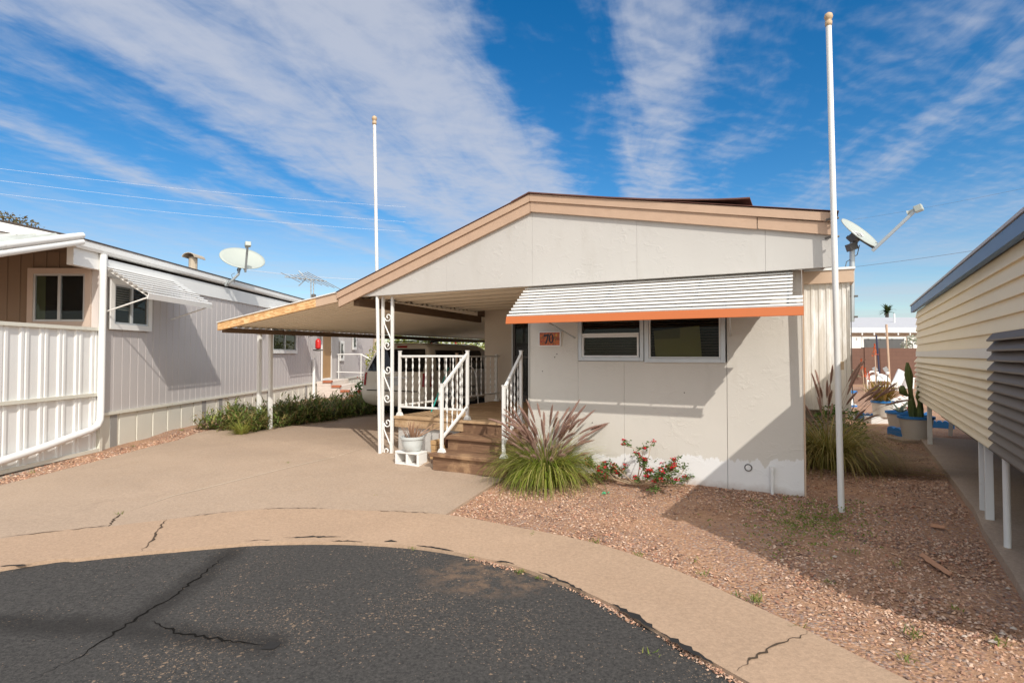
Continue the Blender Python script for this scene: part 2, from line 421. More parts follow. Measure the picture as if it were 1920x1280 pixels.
def asphaltmat():
    m, nt, b = nodes_of('asphalt'); v = coords(nt)
    n1 = noi(nt, v, .7, 6, .6, .5); n2 = noi(nt, v, 90, 4, .75)
    col = mixc(nt, maprange(nt, n1, .3, .7), (.036, .0355, .036), (.066, .064, .062))
    col = mixc(nt, maprange(nt, n2, .35, .75), col, (.085, .082, .078))
    n5 = noi(nt, v, 42, 6, .9); col = mixc(nt, .7, col, mixc(nt, maprange(nt, n5, .36, .66), (.016, .016, .017), (.125, .115, .105)))
    # exposed tan aggregate: flecks whose density varies over the surface
    warp = nt.nodes.new('ShaderNodeTexNoise'); nt.links.new(v, warp.inputs['Vector']); warp.inputs['Scale'].default_value = 30
    vw = nt.nodes.new('ShaderNodeVectorMath'); vw.operation = 'MULTIPLY_ADD'
    nt.links.new(warp.outputs['Color'], vw.inputs[0]); vw.inputs[1].default_value = (.03, .03, .03); nt.links.new(v, vw.inputs[2])
    dens = maprange(nt, noi(nt, v, 1.1, 5, .6), .4, .72)
    big = vor(nt, vw.outputs[0], 30)
    rnd = vor(nt, vw.outputs[0], 30, out='Color'); bw = nt.nodes.new('ShaderNodeRGBToBW'); nt.links.new(rnd, bw.inputs[0])
    keep = mth(nt, 'LESS_THAN', bw.outputs[0], mth(nt, 'ADD', mth(nt, 'MULTIPLY', dens, .5), .03))
    f1 = mth(nt, 'MULTIPLY', keep, maprange(nt, big, .32, .22))
    sm = vor(nt, vw.outputs[0], 95); rnd2 = vor(nt, vw.outputs[0], 95, out='Color'); bw2 = nt.nodes.new('ShaderNodeRGBToBW'); nt.links.new(rnd2, bw2.inputs[0])
    keep2 = mth(nt, 'LESS_THAN', bw2.outputs[0], mth(nt, 'ADD', mth(nt, 'MULTIPLY', dens, .55), .06))
    f2 = mth(nt, 'MULTIPLY', keep2, maprange(nt, sm, .4, .3))
    fl = mth(nt, 'MAXIMUM', f1, f2)
    col = mixc(nt, mth(nt, 'MULTIPLY', fl, .8), col, (.3, .215, .15))
    # bare dirt where the seal coat has gone
    d = maprange(nt, noi(nt, v, 6, 8, .7), .45, .6)
    sep = nt.nodes.new('ShaderNodeSeparateXYZ'); nt.links.new(v, sep.inputs[0])
    dx = mth(nt, 'ADD', sep.outputs[0], .1); dy = mth(nt, 'SUBTRACT', sep.outputs[1], 4.15)
    q = mth(nt, 'ADD', mth(nt, 'MULTIPLY', mth(nt, 'MULTIPLY', dx, dx), 2.2), mth(nt, 'MULTIPLY', mth(nt, 'MULTIPLY', dy, dy), 6))
    col = mixc(nt, mth(nt, 'MULTIPLY', mth(nt, 'MULTIPLY', d, maprange(nt, q, 1, .3)), .75), col, (.21, .14, .095))
    # old sealer brushed over the two long cracks: a ragged dark stain
    sxy = nt.nodes.new('ShaderNodeVectorMath'); sxy.operation = 'MULTIPLY'; nt.links.new(v, sxy.inputs[0]); sxy.inputs[1].default_value = (1, 1, 0)
    best = None
    for a_, b_ in SEALSEG:
        ba = Vector((b_[0]-a_[0], b_[1]-a_[1], 0))
        def vm(op, i0, i1):
            n = nt.nodes.new('ShaderNodeVectorMath'); n.operation = op
            for k_, q_ in enumerate((i0, i1)):
                if isinstance(q_, (tuple, Vector)): n.inputs[k_].default_value = tuple(q_)
                else: nt.links.new(q_, n.inputs[k_])
            return n
        pa = vm('SUBTRACT', sxy.outputs[0], (a_[0], a_[1], 0)).outputs[0]
        h = mth(nt, 'DIVIDE', vm('DOT_PRODUCT', pa, ba).outputs['Value'], ba.length_squared, clamp=True)
        s_ = nt.nodes.new('ShaderNodeVectorMath'); s_.operation = 'SCALE'; s_.inputs[0].default_value = tuple(ba); nt.links.new(h, s_.inputs['Scale'])
        q_ = vm('SUBTRACT', pa, s_.outputs[0]).outputs[0]; ln = nt.nodes.new('ShaderNodeVectorMath'); ln.operation = 'LENGTH'; nt.links.new(q_, ln.inputs[0])
        best = ln.outputs['Value'] if best is None else mth(nt, 'MINIMUM', best, ln.outputs['Value'])
    dd = mth(nt, 'ADD', best, mth(nt, 'MULTIPLY', mth(nt, 'SUBTRACT', noi(nt, v, 5, 6, .65), .5), .22))
    col = mixc(nt, maprange(nt, dd, .17, .04, 0, .6), col, (.022, .02, .019))
    nt.links.new(col, b.inputs['Base Color']); b.inputs['Roughness'].default_value = .95; b.inputs['Specular IOR Level'].default_value = .12
    bump(nt, b, mth(nt, 'ADD', n2, mth(nt, 'MULTIPLY', fl, .3)), .006)
    return m
ASPH = asphaltmat()
def dirtmat():
    m, nt, b = nodes_of('gravel_dirt'); v = coords(nt)
    c1 = vor(nt, v, 42, out='Color'); d1 = vor(nt, v, 42); bw = nt.nodes.new('ShaderNodeRGBToBW'); nt.links.new(c1, bw.inputs[0])
    r = nt.nodes.new('ShaderNodeValToRGB'); nt.links.new(bw.outputs[0], r.inputs[0]); e = r.color_ramp.elements
    e[0].color = (.16, .1, .075, 1); e[1].color = (.68, .49, .38, 1)
    for p, c in ((.3, (.3, .17, .13)), (.5, (.36, .23, .18)), (.7, (.27, .22, .2))): x = e.new(p); x.color = (*c, 1)
    dirt = mixc(nt, noi(nt, v, 2, 7, .65), (.29, .148, .08), (.52, .31, .185))
    n6 = noi(nt, v, 34, 6, .85); dirt = mixc(nt, .5, dirt, mixc(nt, maprange(nt, n6, .38, .64), (.16, .085, .05), (.66, .42, .28)))
    dirt = mixc(nt, maprange(nt, noi(nt, coords(nt, (1, 1, 0)), .55, 6, .6, .4), .52, .66, 0, .55), dirt, (.17, .09, .052))
    k = maprange(nt, noi(nt, v, .9, 7, .7), .38, .52)
    k2 = mth(nt, 'MULTIPLY', k, maprange(nt, d1, .55, .4))
    col = mixc(nt, mth(nt, 'MULTIPLY', k2, .9), dirt, r.outputs[0])
    nt.links.new(col, b.inputs['Base Color']); b.inputs['Roughness'].default_value = .95; b.inputs['Specular IOR Level'].default_value = .15
    h = mth(nt, 'ADD', mth(nt, 'MULTIPLY', mth(nt, 'SUBTRACT', 1, d1), k), mth(nt, 'MULTIPLY', noi(nt, v, 30, 6, .7), .6)); bump(nt, b, h, .012)
    return m
DIRT = dirtmat()
STONE = leafmat('gravel_stone', [(.13, .08, .06), (.46, .26, .165), (.62, .4, .265), (.34, .235, .185), (.68, .5, .375), (.44, .21, .13), (.18, .125, .105), (.58, .34, .22)], 0, .9)
# leaves
GRASSG = leafmat('fountain_grass', [(.13, .22, .02), (.3, .38, .05), (.5, .48, .12), (.18, .27, .03), (.58, .5, .2), (.08, .13, .02)], .45)
PLUME = leafmat('plume', [(.36, .22, .18), (.5, .34, .27), (.74, .57, .36), (.42, .27, .22), (.6, .44, .32), (.34, .2, .17)], .35, .9)
HEDGE = leafmat('strap_leaf', [(.075, .14, .03), (.16, .24, .05), (.3, .32, .09), (.36, .23, .11), (.11, .18, .04)], .3)
YGRASS = leafmat('yellow_grass', [(.25, .28, .05), (.4, .38, .1), (.18, .24, .04)], .4)
DRYG = leafmat('dry_grass', [(.42, .29, .13), (.55, .4, .2), (.3, .21, .1), (.22, .19, .07)], .3)
BOUG = leafmat('hedge_leaf', [(.1, .16, .02), (.25, .3, .05), (.45, .42, .1), (.16, .22, .03)], .4)
LEAFG = leafmat('shrub_leaf', [(.06, .12, .02), (.1, .18, .04), (.14, .2, .05)], .35)
FLWR = leafmat('red_flower', [(.6, .01, .04), (.75, .03, .03), (.55, .01, .1), (.8, .08, .03)], .3)
AGAVE = leafmat('agave_leaf', [(.16, .16, .03), (.34, .27, .06), (.45, .22, .06), (.22, .2, .04)], .3)
DRYP = leafmat('dry_plant', [(.4, .24, .15), (.5, .32, .22), (.3, .17, .1)], .2)
CACT = mat('cactus_green', (.1, .13, .03), .6, .3, 14, bmp=.004)
TWIG = mat('twig_bark', (.42, .31, .2), .8, .2, 10)
TREEL = leafmat('tree_leaf', [(.08, .08, .03), (.16, .13, .05), (.22, .15, .06)], .3)
PALML = leafmat('palm_leaf', [(.03, .06, .015), (.07, .1, .03)], .2)
SAGE = leafmat('sage_leaf', [(.2, .24, .17), (.34, .38, .28), (.14, .18, .1)], .3)
PALEF = leafmat('pale_flower', [(.6, .58, .5), (.3, .33, .2), (.7, .67, .6)], .3)
ORFL = leafmat('orange_flower', [(.7, .1, .02), (.8, .2, .05)], .3)
BARK = mat('pale_bark', (.5, .4, .31), .9, .35, 9, bmp=.02)
WEED = leafmat('weed_leaf', [(.1, .17, .03), (.2, .26, .05), (.3, .28, .08)], .35)

# ================================================================== ground
xs = np.concatenate([-np.geomspace(500, 11, 14), np.arange(-10.5, 14, .25), np.geomspace(14.5, 500, 14)])
ys = np.concatenate([-np.geomspace(60, 3, 6), np.arange(-2.5, 22, .25), np.geomspace(23, 600, 14)])
mb = MB(); nx = len(xs)
for y in ys:
    for x in xs:
        q = .012*mnoise.noise((x*1.7, y*1.7, 0)) + .006*mnoise.noise((x*6, y*6, 3)) if -11 < x < 14 and -3 < y < 22 else 0
        mb.v.append(Vector((x, y, G(x, y)-.012+q)))
for j in range(len(ys)-1):
    for i in range(nx-1):
        a = j*nx+i; mb.f.append((a, a+1, a+1+nx, a+nx)); mb.mi.append(0)
mb.build('ground', DIRT, kind='structure', smooth=True)
inner_px = [(0, 1071), (150, 1052), (260, 1041), (420, 1027), (500, 1022), (650, 1021), (800, 1032), (950, 1062), (1060, 1100), (1160, 1146), (1260, 1205), (1390, 1280)]
outer_px = [(0, 1015), (200, 992), (300, 980), (450, 962), (550, 958), (650, 960), (825, 968), (960, 991), (1110, 1022), (1260, 1072), (1410, 1140), (1515, 1190), (1700, 1283)]
inner = [atG(*p) for p in inner_px]; outer = [atG(*p) for p in outer_px]
def ext(L):   # carry the curve on past the frame on both sides
    a = L[0]; d = (L[0]-L[1]).normalized(); L2 = [a+d*5+Vector((0, -3.2, 0)), a+d*2.2+Vector((0, -.7, 0))]+L
    b = L[-1]; d = (L[-1]-L[-2]).normalized(); d2 = Vector((d.x*.7, d.y, 0)).normalized()
    return L2+[b+d*.8, b+d*.8+d2*1.5, b+d*.8+d2*1.5+Vector((.2, -3, 0))]
inner = ext(inner); outer = ext(outer)
def smooth_curve(L, k=6):
    out = []
    for i in range(len(L)-1):
        p0 = L[max(i-1, 0)]; p1 = L[i]; p2 = L[i+1]; p3 = L[min(i+2, len(L)-1)]
        for j in range(k):
            t = j/k
            out.append(.5*((2*p1)+(p2-p0)*t+(2*p0-5*p1+4*p2-p3)*t*t+(3*p1-p0-3*p2+p3)*t**3))
    return out+[L[-1]]
inner = smooth_curve(inner); outer = smooth_curve(outer)
xy = lambda L: [(p.x, p.y) for p in L]
road = poly_sheet(xy(inner)+[(inner[-1].x, -30), (inner[0].x-4, -30)], .6, -.0, edge=.1, jit=.0)
road.build('asphalt_road', ASPH, kind='structure', smooth=True)
kerbo = poly_sheet(xy(inner)+xy(outer)[::-1], .3, .026, edge=.05, jit=.010).build('kerb', KERB, kind='structure')
midk = smooth_curve([a*.45+b*.55 for a, b in zip([atG(*p) for p in ((0, 1071), (200, 1047), (400, 1029), (600, 1020), (800, 1032))], [atG(*p) for p in ((0, 1015), (200, 992), (400, 968), (600, 958), (825, 968))])])
h2 = lambda x, y: (FH @ Vector((x, y, 0))).to_2d()
dpoly = [(-9.2, 3.2), (-6.5, 4.3)]+xy(midk)+[(-.63, 5.45), tuple(atG(835, 968).to_2d()), tuple(atG(945, 897).to_2d()), tuple(h2(-3.2, -.2)), tuple(h2(-3.2, 14)), tuple(h2(-9.35, 14)), tuple(h2(-9.45, .6)), tuple(atG(415, 803).to_2d()), tuple(atG(370, 813).to_2d()), tuple(atG(200, 861).to_2d()), tuple(atG(0, 912).to_2d()), (-7.6, 5.6), (-10, 4.4)]
poly_sheet(dpoly, .4, .018, edge=.08, jit=.006).build('driveway', DRIVE, kind='structure')
poly_sheet([tuple((FR @ Vector((*q, 0))).to_2d()) for q in ((-.07, -3), (-.04, 6.1), (2.6, 6.1), (2.6, -3))], .5, .06, edge=.15, jit=.008).build('concrete_path', SLABC, kind='structure')
def ribbon(pts, w, dz, jit=.4, rnd=R, step=.03, wob=.012):
    """flat crack / patch strip laid over a surface"""
    pts = [Vector(p) for p in pts]; c = []
    for a, b in zip(pts[:-1], pts[1:]):
        k = max(1, int((b-a).length/step))
        c += [a.lerp(b, i/k) for i in range(k)]
    c.append(pts[-1]); mb = MB(); vs = []
    for i, p in enumerate(c):
        d = (c[min(i+1, len(c)-1)]-c[max(0, i-1)]); n = Vector((-d.y, d.x, 0)).normalized()
        q = p+n*rnd.uniform(-wob, wob)
        t = min(1, 4*i/len(c), 4*(len(c)-1-i)/len(c))
        ww = w*.5*(1+rnd.uniform(-jit, jit))*max(.15, t)
        for s in (-1, 1):
            e = q+n*ww*s; vs.append((e.x, e.y, G(e.x, e.y)+dz))
    mb.add(vs, [(2*i, 2*i+1, 2*i+3, 2*i+2) for i in range(len(c)-1)]); return mb
CRK = mat('crack_dark', (.085, .062, .045), .95, .4, 12, spec=.1); TAR = mat('tar_black', (.032, .031, .031), .9, .3, 20, spec=.1)
JNT = mat('joint_line', (.56, .45, .34), .95, .15, 10)
P = lambda *q: [atG(*p) for p in q]
ribbon(P((312, 978), (296, 1000), (290, 1012), (274, 1030), (262, 1040)), .015, .030, .7).build('kerb_crack', CRK, kind='structure')
ribbon(P((1517, 1192), (1505, 1201), (1475, 1210), (1440, 1227), (1410, 1245), (1385, 1268)), .012, .030, .7).build('kerb_crack', CRK, kind='structure')
ribbon(P((204, 992), (215, 975), (230, 964)), .014, .022, .6).build('driveway_crack', CRK, kind='structure')
ribbon(P((230, 964), (325, 932), (500, 889), (625, 859), (716, 838)), .022, .0215, .15, wob=.002).build('driveway_joint', JNT, kind='structure')
jm = MB()
for q in (ribbon(P((0, 1013), (120, 1000)), .014, .030), ribbon(P((130, 999), (205, 990)), .02, .030), ribbon(P((330, 976), (450, 961)), .010, .030, .8), ribbon(P((480, 959.5), (550, 957), (625, 958)), .012, .030, .8), ribbon(P((690, 961), (825, 967)), .008, .030, .8)): jm.add(q.v, q.f)
jm.build('kerb_joint', CRK, kind='structure')
tm = MB()
for a, b, w in (((530, 1014), (640, 1012), .035), ((460, 1020), (510, 1018), .02), ((620, 1020), (680, 1022), .03), ((720, 1021), (745, 1021), .04), ((930, 1058), (965, 1064), .05), ((1150, 1140), (1230, 1190), .07), ((1010, 1078), (1100, 1118), .03), ((780, 1028), (850, 1040), .03), ((1240, 1196), (1340, 1255), .06), ((0, 1068), (60, 1066), .04)):
    q = ribbon(P(a, ((a[0]+b[0])/2, (a[1]+b[1])/2-1), b), w*.62, .031, .75, wob=.008); tm.add(q.v, q.f)
tm.build('tar_smear', TAR, kind='structure')
cm = MB()
for q in (P((425, 1040), (370, 1085), (320, 1120), (240, 1170), (150, 1230), (60, 1275)), P((275, 1162), (330, 1185), (420, 1200), (500, 1208))):
    q = ribbon(q, .013, .004, .6, wob=.016); cm.add(q.v, q.f)
cm.build('asphalt_crack', mat('crack_black', (.014, .013, .012), 1, spec=.02), kind='structure')
pm = ribbon(P((490, 1217), (510, 1210), (528, 1206)), .08, .005, .3, wob=.003); pm.build('asphalt_stain', TAR, kind='structure')
# ------------------------------------------------------------------ loose gravel
def stones(n, fn, rmin, rmax, seed):
    rg = np.random.default_rng(seed)
    base = np.array([(1, 0, 0), (-1, 0, 0), (0, 1, 0), (0, -1, 0), (0, 0, 1), (0, 0, -1)], float)
    tri = np.array([(0, 2, 4), (2, 1, 4), (1, 3, 4), (3, 0, 4), (2, 0, 5), (1, 2, 5), (3, 1, 5), (0, 3, 5)])
    pts = fn(rg, n); n = len(pts)
    r = rg.uniform(0, 1, n)**2.2*(rmax-rmin)+rmin
    v = base[None]*(r[:, None, None])*rg.uniform(.6, 1.25, (n, 6, 1))*np.array([1, 1, .62])+rg.normal(0, .12, (n, 6, 3))*r[:, None, None]
    a = rg.uniform(0, 6.28, n); c, s = np.cos(a)[:, None], np.sin(a)[:, None]
    x = v[..., 0]*c-v[..., 1]*s; y = v[..., 0]*s+v[..., 1]*c
    z = v[..., 2]+x*rg.normal(0, .3, (n, 1))
    g = np.array([G(p[0], p[1]) for p in pts])-.012
    V3 = np.stack([x+pts[:, 0:1], y+pts[:, 1:2], z+g[:, None]+r[:, None]*.3], -1).reshape(-1, 3)
    F3 = (tri[None]+np.arange(n)[:, None, None]*6).reshape(-1, 3)
    return V3, F3
ymax = None
def inpoly(poly, x, y):
    ins = np.zeros(len(x), bool); n = len(poly)
    for i in range(n):
        x0, y0 = poly[i]; x1, y1 = poly[(i+1) % n]
        c = ((y0 > y) != (y1 > y)) & (x < (x1-x0)*(y-y0)/((y1-y0) if y1 != y0 else 1e-9)+x0); ins ^= c
    return ins
yard = xy([q for q in outer if q.x > -.7 and q.y < 5.7 and q.y > 1.2])
yard = yard+[(3.6, 1.0)]+[tuple((FR @ Vector((*q, 0))).to_2d()) for q in ((-.1, -2.6), (-.06, 6))]+[(7.4, 16), (6.0, 16), tuple(h2(.7, 8)), tuple(h2(.66, 4)), tuple(h2(.0, 3.8)), tuple(h2(0, -.01)), tuple(h2(-3.2, -.01)), tuple(atG(945, 897).to_2d()), tuple(atG(835, 968).to_2d())]
def yardfn(rg, n):
    x = rg.uniform(-.8, 7.5, n); y = rg.uniform(1, 16, n)
    y = 1+15*rg.uniform(0, 1, n)**1.5
    k = inpoly(yard, x, y); x, y = x[k], y[k]
    # gravel lies in patches, bare dirt between
    q = np.array([mnoise.noise((a*.9, b*.9, 5))+.5*mnoise.noise((a*2.5, b*2.5, 8)) for a, b in zip(x, y)])
    k = q+rg.normal(0, .3, len(q)) > -.12
    return np.stack([x[k], y[k]], 1)
V3, F3 = stones(330000, yardfn, .005, .0175, 3)
me = bpy.data.meshes.new('gravel'); me.from_pydata(V3.tolist(), [], F3.tolist()); me.materials.append(STONE)
tag(bpy.data.objects.new('gravel', me), 'loose pinkish gravel stones spread over the yard beside the house', 'gravel', kind='stuff')
COL.objects.link(bpy.data.objects['gravel'])
lstrip = [tuple(atG(*p).to_2d()) for p in ((-40, 925), (0, 911), (200, 860), (370, 812), (415, 803), (418, 790), (390, 797), (200, 846), (0, 888), (-40, 898))]
def lfn(rg, n):
    x = rg.uniform(-8, -5, n); y = rg.uniform(5, 13, n); k = inpoly(lstrip, x, y); return np.stack([x[k], y[k]], 1)
V3, F3 = stones(30000, lfn, .005, .022, 5)
me = bpy.data.meshes.new('gravel_strip'); me.from_pydata(V3.tolist(), [], F3.tolist()); me.materials.append(STONE)
tag(bpy.data.objects.new('gravel_strip', me), 'narrow strip of gravel between the driveway and the pale neighbouring home', 'gravel', kind='stuff')
COL.objects.link(bpy.data.objects['gravel_strip'])

# grit swept against the edge of the asphalt
edge = [q for q in inner if -.4 < q.x < 2.2]
def efn(rg, n):
    k = rg.integers(0, len(edge)-1, n); t = rg.uniform(0, 1, n)[:, None]; A_ = np.array([(q.x, q.y) for q in edge])
    p = A_[k]*(1-t)+A_[k+1]*t; keep = np.array([mnoise.noise((a*2.2, b*2.2, 2)) for a, b in p])+rg.normal(0, .2, n) > -.05
    return (p+np.array([-.25, -.5])*np.abs(rg.normal(0, .05, n))[:, None])[keep]
V3, F3 = stones(2600, efn, .003, .011, 8); V3[:, 2] += .016
me = bpy.data.meshes.new('edge_grit'); me.from_pydata(V3.tolist(), [], F3.tolist()); me.materials.append(STONE)
tag(bpy.data.objects.new('edge_grit', me), 'tan grit and pebbles lying along the edge of the asphalt', 'gravel', kind='stuff')
COL.objects.link(bpy.data.objects['edge_grit'])
GOLDG = leafmat('golden_grass', [(.2, .2, .04), (.42, .34, .1), (.58, .46, .18), (.14, .18, .03), (.5, .38, .16)], .4)
# ================================================================== main house
house = thingH('mobile_home', 'cream stucco mobile home with low gable, tan fascia and orange-edged window awning', 'mobile home', -1.5, 1.5)
H = lambda: MB(FH)
# --- front wall in panels with open joints
w = H()
WX = (-2.485, -.745); WZ = (1.37, 2.02)
J = .0013
def wp(x0, x1, z0, z1): w.box(x0+J, x1-J, 0, .09, z0, z1)
wp(-3.15, -2.485, -.06, 2.335); wp(-2.485, -1.9, -.06, 1.37); wp(-1.9, -.745, -.06, 1.37); wp(-.7425, 0, -.06, 2.335)
w.box(-2.482, -.748, 0, .09, 2.02, 2.335); w.box(-3.14, -2.486, .03, .085, -.05, 2.3); w.box(-2.484, -.01, .03, .085, -.05, 1.36)
w.build('front_wall', STUC, house)
t = H(); t.box(.002, .018, -.008, .1, -.05, 2.33); t.build('corner_trim', TRIML, house)
t = H(); t.box(-3.17, -3.1505, -.01, .1, 0, 2.335); t.build('corner_trim', mat('grey_trim', (.5, .48, .44), .6), house)
w = H(); w.box(-3.148, -3.07, .092, 3.4, .0, 2.33); w.build('side_wall', DOORW, house)
w = H(); w.box(-.09, -.002, .1, 12, -.05, 2.8); w.build('side_wall', SIDM, house)
# --- addition behind, with vertical ribbed siding
prof = []
x = .0
while x < .66:
    for dx, dy in ((0, 0), (.012, -.012), (.05, -.012), (.062, 0), (.1, 0)): prof.append((min(x+dx, .66), 3.8+dy, .56))
    x += .11
a = H(); a.profile(prof, (0, 0, 0), (0, 0, 2.04)); a.box(0.0, .66, 3.83, 9.5, .55, 2.62); a.box(.63, .665, 3.785, 3.84, .5, 2.6); a.build('addition_wall', SIDM, house)
a = H(); a.box(-.01, .72, 3.72, 9.6, 2.60, 2.80); a.build('addition_fascia', TRIML, house)
a = H(); a.box(-.02, .74, 3.70, 9.62, 2.803, 2.84); a.build('addition_roof', WHITE, house)
a = H(); a.box(.02, .6, 4.1, 9.4, -.05, .55); a.build('skirting', mat('addition_skirt', (.55, .5, .43), .8, .15), house)
a = H(); a.tube([(.68, 3.76, 2.5), (.675, 3.76, 1.6), (.68, 3.755, .9), (.70, 3.75, .65), (.64, 3.75, .5)], .008, 6); a.build('cable', DARKM, house)
# --- gable panels (proud of the wall)
def gtop(x): return (3.47-.21-.329*(-3.03-x)) if x < -3.03 else (3.47-.2-.189*(x+3.03))
g = H(); cuts = [-5.98, -4.317, -3.02, -1.684, -.333, .266]
for x0, x1 in zip(cuts[:-1], cuts[1:]):
    x0 += .0011; x1 -= .0011
    pts = [(x0, 2.32), (x1, 2.32), (x1, gtop(x1)+.05)]+([(-3.03, gtop(-3.03)+.05)] if x0 < -3.03 < x1 else [])+[(x0, gtop(x0)+.05)]
    if x0 < -5.9: pts[-1] = (x0, 2.335)
    g.prism(pts, -.2, -.14)
g.prism([(-5.95, 2.33), (.26, 2.33), (.26, 2.6), (-3.03, 3.2), (-5.9, 2.345)], -.137, -.12)
g.build('gable', STUCG, house)
g = H(); g.box(-3.12, .262, -.12, -.003, 2.34, 2.36); g.build('soffit', DOORW, house)
# fascia boards: upper board proud of the lower
def fas(x0, z0, x1, z1, top, bot, y0, y1): 
    return H().prism([(x0, z0-top), (x1, z1-top), (x1, z1-bot), (x0, z0-bot)], y0, y1)
f = fas(-3.03, 3.47, .285, 2.846, 0, .088, -.262, -.2025); f.build('fascia', FASC, house)
f = fas(-3.028, 3.4696, -.41, 2.976, .0895, .215, -.242, -.2025); f.build('fascia', FASC, house)
f = fas(-.402, 2.976, .275, 2.842, .0945, .212, -.239, -.2025); f.build('fascia', FASC, house)
f = fas(-6.29, 2.396, -3.033, 3.47, 0, .092, -.262, -.2025); f.build('fascia', FASC, house)
f = fas(-6.27, 2.401, -3.034, 3.468, .0935, .225, -.242, -.2025); f.build('fascia', FASC, house)
r = H(); r.prism([(-3.03, 3.475), (.31, 2.85), (.31, 2.825), (-3.03, 3.445)], -.2, 12); r.prism([(-3.035, 3.475), (-6.3, 2.4), (-6.3, 2.375), (-3.035, 3.445)], -.2, 12)
r.prism([(-3.03, 3.482), (.33, 2.856), (.33, 2.8505), (-3.03, 3.4765)], -.275, 12); r.prism([(-3.033, 3.482), (-6.3, 2.407), (-6.3, 2.4015), (-3.033, 3.4765)], -.275, 12)
r.build('roof', ROOFB, house)
cap = H(); pts = []
def rz(x): return 3.486-.19*(x+3.03) if x > -3.03 else 3.486-.329*(-3.03-x)
xs2 = [-3.28, -3.03, -2.6, -2.0, -1.5, -1.1, -.8, -.6, -.47]; lift = [0, .008, .005, .006, .015, .035, .055, .075, .092]
top = [(x, rz(x)+l) for x, l in zip(xs2, lift)]; bot = [(x, z-.014) for x, z in top]
for i in range(len(xs2)-1):
    cap.prism([bot[i], bot[i+1], top[i+1], top[i]], -.285, .25)
cap.build('roof_flap', ROOFB, house, label='curled strip of brown roofing lifting at its right end')
# --- porch ceiling, recess wall, door
def corr(mb, x0, z0, x1, z1, y0, y1, pitch=.115, amp=.022, dz=0):
    prof = []; y = y0; k = 0
    while y < y1:
        for t, h in ((0, 0), (.3, 0), (.5, 1), (.75, 1), (.95, 0)): prof.append((x0, y+t*pitch, z0+h*amp+dz))
        y += pitch
    mb.profile(prof, (x0, 0, z0), (x1, 0, z1))
c = H(); corr(c, -5.98, 2.335, -3.11, 2.37, -.12, 3.42, .45, .07); c.build('porch_ceiling', CEIL, house)
d = H(); d.box(-5.835, -5.2, 3.42, 3.52, .50, 2.42); d.build('entry_wall', DOORW, house)
d = H(); d.box(-4.3, -3.07, 3.42, 3.52, .50, 2.42); d.box(-5.2, -4.3, 3.42, 3.5, 2.36, 2.42); d.build('entry_wall', DOORW, house)
d = H(); d.box(-5.835, -5.77, 3.525, 12, .0, 2.45); d.box(-5.835, -5.75, 3.43, 12, -.05, .498); d.build('side_wall', DOORW, house)
d = H(); d.box(-5.198, -5.17, 3.395, 3.46, .52, 2.36); d.box(-4.33, -4.302, 3.395, 3.46, .52, 2.36); d.box(-5.168, -4.332, 3.395, 3.46, 2.33, 2.36)
door = d.build('door', ALU, house, label='dark glazed storm door in an aluminium frame')
d = H(); d.box(-5.165, -5.125, 3.41, 3.45, .53, 2.325); d.box(-4.375, -4.335, 3.41, 3.45, .53, 2.325); d.box(-5.123, -4.377, 3.41, 3.45, 2.28, 2.325); d.box(-5.123, -4.377, 3.41, 3.45, .53, .65); d.box(-5.123, -4.377, 3.41, 3.45, 1.38, 1.43); d.build('door_leaf', mat('bronze_frame', (.07, .06, .055), .4), door)
d = H(); d.box(-5.123, -4.377, 3.425, 3.43, .652, 1.378); d.box(-5.123, -4.377, 3.425, 3.43, 1.432, 2.278); d.build('pane', GLASS, door)
d = H(); d.box(-5.16, -4.34, 3.47, 3.49, .53, 2.32); d.build('inner_door', mat('inner_door', (.03, .025, .022), .6), door)
# --- window: frame, sashes, blinds, cards
wr = H()
def rect(mb, x0, x1, z0, z1, t, y0, y1):
    mb.box(x0, x0+t, y0, y1, z0, z1); mb.box(x1-t, x1, y0, y1, z0, z1); mb.box(x0+t, x1-t, y0, y1, z0, z0+t); mb.box(x0+t, x1-t, y0, y1, z1-t, z1)
XM = -1.655
rect(wr, -2.475, XM-.005, 1.375, 2.015, .045, -.022, .05); win1 = wr.build('window', ALU, house, label='left window unit with two sashes', bevel=.003)
wr = H(); rect(wr, -2.428, -1.72, 1.422, 1.682, .02, -.012, .028); wr.box(-2.428, -1.72, -.016, .03, 1.684, 1.712); wr.build('sash', WHITE, win1)
wr = H(); wr.box(-2.427, -1.707, .012, .016, 1.423, 1.968); wr.build('pane', GLASS, win1)
wr = H()
z = 1.43
while z < 1.96: wr.bar((-2.42, .05, z), (-1.71, .05, z), .022, .0015, (0, .5, 1)); z += .032
wr.build('blind', BLIND, win1)
wr = H(); rect(wr, XM+.005, -.755, 1.36, 2.015, .05, -.026, .05); win2 = wr.build('window', ALU, house, label='right window with olive cards behind its glass', bevel=.003)
wr = H(); rect(wr, XM+.058, -.808, 1.413, 1.963, .014, -.012, .028); wr.build('sash', WHITE, win2)
wr = H(); wr.box(XM+.056, -.806, .012, .016, 1.412, 1.964); wr.build('pane', glassmat('window_glass_clear', (.02, .022, .02), .02), win2)
wr = H(); z = 1.43
while z < 1.96: wr.bar((XM+.06, .055, z), (-.81, .055, z), .022, .0015, (0, .5, 1)); z += .032
wr.build('blind', BLIND, win2)
wr = H(); wr.add([(-1.53, .024, 1.43), (-1.01, .024, 1.43), (-1.035, .024, 1.78), (-1.55, .024, 1.73)], [(0, 1, 2, 3)]); wr.build('card', OLIVE, win2, solid=.003)
wr = H(); wr.add([(-1.54, .021, 1.63), (-1.25, .021, 1.64), (-1.25, .021, 1.758), (-1.545, .021, 1.73)], [(0, 1, 2, 3)]); wr.build('card', OLIVE2, win2, solid=.002)
